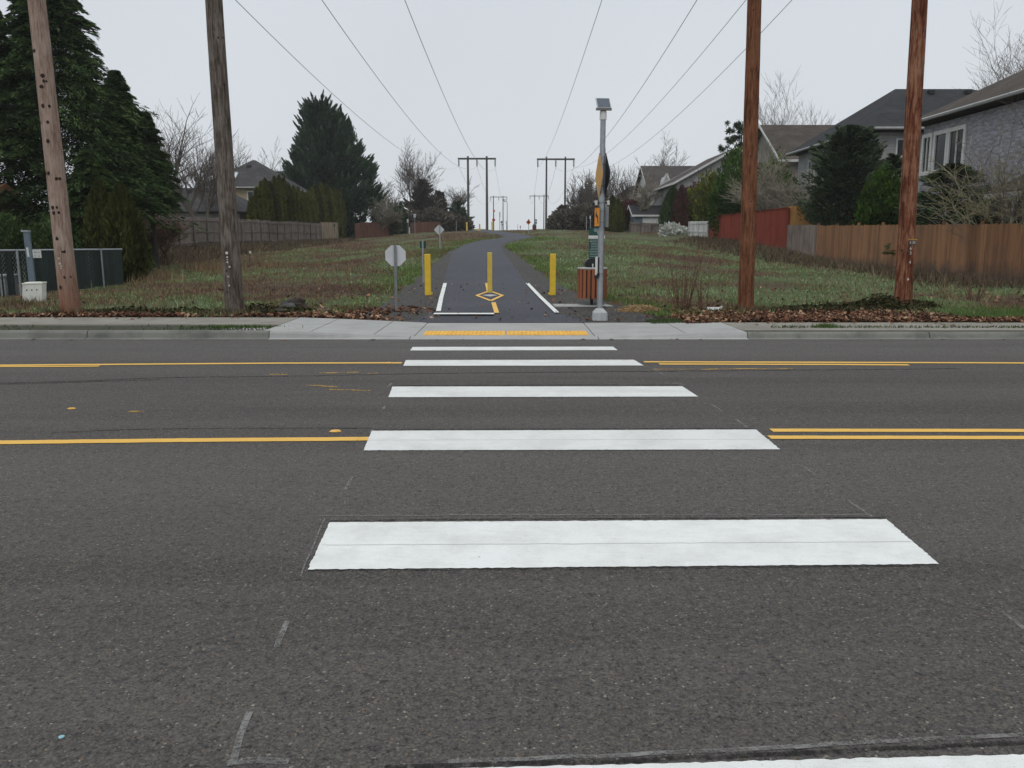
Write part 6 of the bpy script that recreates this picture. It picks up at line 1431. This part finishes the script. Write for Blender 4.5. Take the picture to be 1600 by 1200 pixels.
# bramble clumps
def clump(name, x0, y0, rx, ry, h, n, mat, label, leaf=.07, cat='ground cover'):
    r = np.sqrt(rng.random(n)); a = rng.random(n) * 6.283; x = x0 + np.cos(a) * r * rx; y = y0 + np.sin(a) * r * ry
    z = hgt(x, y) + rng.random(n) * h * (1 - r ** 2) * (.6 + .4 * np.sin(x * 5) * np.sin(y * 4)) + .01
    V, Fq = leaf_tris(np.stack([x, y, z], -1), unit(rng.normal(0, 1, (n, 3)) * np.array([1, 1, .35])), leaf * rng.uniform(.5, 1.4, n), leaf * .7)
    return tag(npmesh(name, V, Fq, mat, tint=rng.random(n)), label, cat, kind='stuff')
FOL_IVY = foliage('ivy_dark', (.018, .020, .008), (.055, .055, .022), (.10, .08, .04), 3)
for a in ((7.2, 17.7, 2.0, .9, .2, 2600), (5.5, 17.4, 1.2, .5, .12, 700), (8.2, 17.9, 1.1, .7, .42, 3600), (-7.6, 16.9, 1.9, .6, .18, 1700), (-4.9, 17.0, .9, .5, .26, 1500)):
    clump('ground_ivy', *a, FOL_IVY, 'dark trailing bramble on the soil behind the pavement')
# fallen leaves
def litter(name, n, fx, label, cols, size=.095, lift=.04):
    x, y = fx(n); k = y > np.where(x < 2, 15.95, 15.2); x, y = x[k], y[k]; n = len(x); z = np.maximum(hgt(x, y), np.where(x > 4, .1, .0)) + .012 + rng.random(n) * lift
    D = unit(np.stack([rng.normal(0, 1, n), rng.normal(0, 1, n), rng.normal(0, .35, n)], -1)); sz = rng.uniform(.5, 1.3, n)
    s = unit(np.cross(D, np.array([0, 0, 1.0]) + rng.normal(0, .35, (n, 3)))); P = np.stack([x, y, z], -1); L = size * sz[:, None]
    pts = [(-.5, 0), (-.2, .35), (.1, .22), (.2, .5), (.5, 0), (.2, -.45), (.05, -.2), (-.25, -.38)]
    V = np.stack([P + D * L * a + s * L * b_ + np.array([0, 0, 1]) * L * rng.normal(0, .12, (n, 1)) for a, b_ in pts], 1).reshape(-1, 3)
    m, t, b = nodes_of(name, .8, .2); t.links.new(cramp(t, attr(t), cols), b.inputs['Base Color'])
    tag(npmesh(name, V, np.arange(n * 8).reshape(n, 8), m, tint=rng.random(n)), label, 'fallen leaves', kind='stuff')
LC = [(0, (.035, .018, .012)), (.35, (.085, .036, .020)), (.7, (.16, .075, .040)), (.9, (.27, .15, .085)), (1, (.42, .28, .18))]
litter('leaf_litter', 11000, lambda n: ((q_ := rng.uniform(3.2, 13.5, n)), 15.22 + np.abs(rng.normal(0, 1, n)) * np.where(q_ < 8.7, 1.05, .22)), 'thick band of fallen brown leaves behind the right pavement', LC)
litter('leaf_litter', 2200, lambda n: (np.where(rng.random(n) < .7, rng.normal(-8.3, 1.1, n), rng.normal(-3.9, .7, n)), 16.0 + np.abs(rng.normal(0, .3, n))), 'reddish fallen leaves along the left pavement edge', LC)
litter('leaf_litter', 500, lambda n: (-3.9 + rng.normal(0, .5, n) + (q_ := rng.random(n)) * 1.7, 16.1 + q_ * 1.7 + rng.normal(0, .18, n)), 'fallen leaves along the left edge of the gravel shoulder', LC)
litter('leaf_litter', 900, lambda n: (rng.uniform(-14, 14, n), rng.uniform(16, 24, n)), 'scattered single fallen leaves in the field', LC)
def stray(n, xf, yf, zf, label):
    x, y = xf(n), yf(n); m = MB()
    for a, c in zip(x, y):
        z = zf(a) + .006; r_ = random.uniform(.025, .05); q0 = random.random() * 6.28
        m.face([(a + math.cos(q0 + q) * r_ * random.uniform(.5, 1.2), c + math.sin(q0 + q) * r_ * random.uniform(.5, 1.2), z + random.random() * .018) for q in np.linspace(0, 6.28, 7)[:-1]], random.random())
    tag(m.build('stray_leaves', plain('stray_leaf', (.17, .08, .04), (.10, .045, .025), 9, .85, tint=.6), loc=(0, 0, 0)), label, 'fallen leaves', kind='stuff')
stray(46, lambda n: rng.uniform(4.2, 12.5, n), lambda n: 15.2 - np.abs(rng.normal(0, .28, n)), lambda a: .10, 'single leaves blown onto the right pavement')
stray(22, lambda n: rng.uniform(-12, -4.4, n), lambda n: 15.9 - np.abs(rng.normal(0, .3, n)), lambda a: .125, 'single leaves blown onto the left pavement')
stray(26, lambda n: rng.uniform(-12, 12, n), lambda n: 13.36 - np.abs(rng.normal(0, .08, n)), lambda a: .0, 'leaf bits lying in the far gutter')
# straw heap and moss
x0 = G(1000, 487); n = 2600; r = np.sqrt(rng.random(n)); a = rng.random(n) * 6.28; x = x0.x + np.cos(a) * r * .5; y = x0.y + .05 + np.sin(a) * r * .28
P = np.stack([x, y, hgt(x, y) + rng.random(n) * .13 * (1 - r * r) + .01], -1); V, Fq = leaf_tris(P, unit(rng.normal(0, 1, (n, 3)) * np.array([1, 1, .2])), .14, .010)
tag(npmesh('straw_heap', V, Fq, plain('straw', (.42, .29, .15), (.30, .20, .10), 5, .9, tint=.4), loc=tuple(x0), tint=rng.random(n)), 'small heap of pale straw right of the gravel shoulder', 'straw heap')
x = rng.uniform(2.6, 4.6, 9000); y = rng.uniform(15.35, 16.0, 9000) ; blades('verge_grass', x, y, .02, .07, .015, plain('verge_green', (.045, .075, .022), (.07, .10, .035), 3, .9, tint=.4), 'low green grass between straw heap and pavement', 'grass')
x = rng.uniform(8.6, 14, 30000) + rng.normal(0, .15, 30000); y = 15.65 + np.abs(rng.normal(0, .9, 30000)); blades('lawn_patch', x, y, .03, .10, .02, plain('lawn_green', (.075, .13, .03), (.11, .165, .045), 3, .9, tint=.4), 'brighter green lawn patch at the right edge', 'grass')
x = rng.uniform(-14, -4.4, 2600); y = rng.uniform(KY + .15, 14.55, 2600); k = np.sin(x * 1.1) + rng.normal(0, .6, 2600) > .2; n_ = int(k.sum())
def flatblades(name, x, y, z, label, mat, h0=.02, h1=.06):
    n = len(x); a = rng.random(n) * 6.28; h = rng.uniform(h0, h1, n); V = np.stack([np.stack([x - np.cos(a) * .01, y - np.sin(a) * .01, z + 0 * x], -1), np.stack([x + np.cos(a) * .01, y + np.sin(a) * .01, z + 0 * x], -1), np.stack([x + rng.normal(0, .02, n), y + rng.normal(0, .02, n), z + h], -1)], 1).reshape(-1, 3)
    tag(npmesh(name, V, np.arange(n * 3).reshape(n, 3), mat, tint=rng.random(n)), label, 'grass', kind='stuff')
M_MOSS = plain('moss_green', (.035, .055, .015), (.055, .08, .025), 3, .9, tint=.5)
flatblades('verge_moss', x[k], y[k], .10, 'sparse moss and weeds between kerb and left pavement', M_MOSS)
x = rng.uniform(4.5, 14, 1500); flatblades('verge_moss', x, rng.normal(14.33, .05, 1500), .095, 'thin green seam of weeds between kerb and right pavement', M_MOSS)
c0 = G(1285, 515); flatblades('weed_tuft', c0.x + rng.normal(0, .09, 400), 14.33 + rng.normal(0, .04, 400), .095, 'small green weed tuft on the right kerb', plain('tuft_green', (.05, .10, .02), (.08, .13, .03), 3, .9), .03, .09)
c0 = G(372, 512, flat=.1); flatblades('weed_tuft', c0.x + rng.normal(0, .35, 500), c0.y + rng.normal(0, .05, 500), .10, 'green weed tuft beside the left curb ramp', plain('tuft_green', (.05, .10, .02)), .02, .07)
x = rng.uniform(-4.9, -3.6, 160); y = rng.uniform(13.75, 14.3, 160)
def pebbles(name, x, y, z, s0, s1, mat, label, cat='gravel'):
    m = MB()
    for a, c, e in zip(x, y, np.broadcast_to(z, x.shape)):
        s = random.uniform(s0, s1); r6 = [(a + math.cos(q) * s * random.uniform(.7, 1.2), c + math.sin(q) * s * random.uniform(.7, 1.2)) for q in np.linspace(0, 6.28, 7)[:-1]]; tn = random.random()
        for u, v in zip(r6, r6[1:] + r6[:1]): m.face([(u[0], u[1], e - .005), (v[0], v[1], e - .005), (a, c, e + s * .8)], tn)
    tag(m.build(name, mat), label, cat, kind='stuff')
pebbles('pebbles', x, y, .10, .012, .03, plain('pebble', (.38, .37, .35), (.2, .2, .19), 9, .9, tint=.5), 'pale pebbles in the verge beside the curb ramp')
x, y = rng.uniform(-3.6, 3.6, 1600), 16.1 + rng.random(1600) ** 1.5 * 9; k = (np.abs(x - pathx(y)) > 1.45) & ~allowed(x, y); pebbles('loose_gravel', x[k], y[k], hgt(x[k], y[k]) + .022, .008, .022, plain('gravel_bits', (.10, .095, .09), (.045, .043, .04), 9, .9, tint=.7), 'loose gravel on the trail shoulders')
# cane shrub, small cane, stump and clods, white litter
def canes(name, q, n, h, label, spread, seed):
    rd = random.Random(seed); t = thing(name, q, label, 'shrub'); m = MB(); lf = MB()
    for _ in range(n):
        a = rd.random() * 6.28; b0 = q + Vector((math.cos(a) * .12, math.sin(a) * .1, -.05)); d = Vector((math.cos(a) * spread * rd.random(), math.sin(a) * spread * rd.random(), 1)).normalized(); L = h * rd.uniform(.5, 1.0); p = b0; r = rd.uniform(.007, .012)
        for k in range(5):
            d2 = (d + Vector((rd.gauss(0, .05), rd.gauss(0, .05), 0))).normalized(); p2 = p + d2 * L / 5; m.tube(p, p2, r * (1 - k * .14), r * (1 - (k + 1) * .14), 4, caps=False)
            if rd.random() < .6:
                s = Vector((rd.gauss(0, 1), rd.gauss(0, 1), .8)).normalized(); m.tube(p2, p2 + s * L * .14, r * .5, r * .25, 3, caps=False)
            if rd.random() < .22:
                c = p2 + Vector((rd.gauss(0, .03), rd.gauss(0, .03), 0)); u = Vector((rd.gauss(0, 1), rd.gauss(0, 1), rd.gauss(0, 1))).normalized() * .03; v = u.orthogonal().normalized() * .022; lf.face([c - u, c + v, c + u, c - v])
            p = p2; d = d2
    m.build('canes', plain('cane_brown', (.13, .07, .045), (.09, .05, .032), 6, .9), t); lf.build('leaves', plain('cane_leaf', (.12, .055, .03), (.08, .07, .03), 6, .9), t)
canes('cane_shrub', G(1066, 487), 26, 1.5, 'shrub of thin upright brown canes behind the straw heap', .32, 3)
canes('cane_shrub', G(1101, 486), 9, .9, 'smaller sparse brown canes left of the nearer red pole', .3, 5)
canes('cane_shrub', G(1520, 470), 14, 1.0, 'brown canes against the brown fence at the right', .4, 6)
def clod(px, py, s, label, mat, name='soil_clod', sq=.6):
    q = G(px, py); m = MB(); nx_, ny_ = 9, 6; V = []
    for j in range(ny_ + 1):
        for i in range(nx_):
            th, ph_ = 2 * math.pi * i / nx_, math.pi * j / ny_ / 2; r = s * random.uniform(.75, 1.2); V.append((q.x + math.cos(th) * math.cos(ph_) * r * 1.3, q.y + math.sin(th) * math.cos(ph_) * r, q.z - .03 + math.sin(ph_) * r * sq))
    m.v = V; m.f = [(j * nx_ + i, j * nx_ + (i + 1) % nx_, (j + 1) * nx_ + (i + 1) % nx_, (j + 1) * nx_ + i) for j in range(ny_) for i in range(nx_)]; m.t = [.5] * len(m.f); m.m = [0] * len(m.f)
    return tag(m.build(name, mat, loc=tuple(q)), label, name.replace('_', ' '))
M_CLOD = plain('clod_dark', (.045, .035, .03), (.075, .062, .055), 9, .95, bmp=.6)
clod(461, 481, .22, 'larger dark clod of soil and roots left of the octagonal sign', M_CLOD, sq=1.1)
clod(448, 484, .16, 'grey clod touching the larger dark one', plain('clod_grey', (.11, .11, .115), (.06, .055, .055), 12, .95, bmp=.6), sq=1.2)
clod(505, 489, .14, 'tan clod among the leaves near the ramp corner', plain('clod_tan', (.17, .12, .08), (.06, .045, .035), 12, .95, bmp=.6), sq=1.0)
clod(436, 489, .2, 'low dark clod at the pavement edge left of the grey clod', M_CLOD)
q = G(405, 488); m = MB(); m.tube((q.x, q.y, q.z - .05), (q.x, q.y, q.z + .16), .15, .12, 14); tag(m.build('tree_stump', plain('stump_wood', (.10, .08, .065), (.06, .048, .04), 9, .9, bmp=.6), loc=tuple(q)), 'short old stump right of the weathered grey pole', 'tree stump')
q = G(1113, 485); m = MB(); m.obox(q + Vector((0, 0, .04)), (.13, 0, .0), (0, .05, .02), (0, 0, .006)); m.obox(q + Vector((.17, .02, .05)), (.05, .02, .02), (0, .03, .02), (0, 0, .006)); tag(m.build('litter_scrap', M_TRIM, loc=tuple(q)), 'white scrap of litter among leaves left of the nearer red pole', 'litter')
q = W(390.5, 394, 30); q.z = hz(q.x, 30) + .9; far_sign(390.5, 410, 36, 391, [(1.2, 390.7, 394, 1.6, M_TRIM)], 'tiny white tag on a stake right of the weathered grey pole', .01, M_DARKPOST, cat='stake', name='marker_stake')

# ------------------------------------------------------------------ haze
m = MB(); m.box(-330, -70, -1.1, 330, 620, 24)
me = bpy.data.meshes.new('haze'); me.from_pydata(m.v, [], m.f); hb = bpy.data.objects.new('haze', me); C.objects.link(hb)
hm = bpy.data.materials.new('haze_air'); hm.use_nodes = True; hn = hm.node_tree; hn.nodes.clear()
ho = hn.nodes.new('ShaderNodeOutputMaterial'); hv = hn.nodes.new('ShaderNodeVolumePrincipled'); hv.inputs['Density'].default_value = .00034; hv.inputs['Color'].default_value = (.93, .95, .97, 1); hv.inputs['Anisotropy'].default_value = .2
hn.links.new(hv.outputs[0], ho.inputs['Volume']); me.materials.append(hm); tag(hb, kind='stuff'); tag(hb, 'thin grey winter haze over the whole place', 'haze')
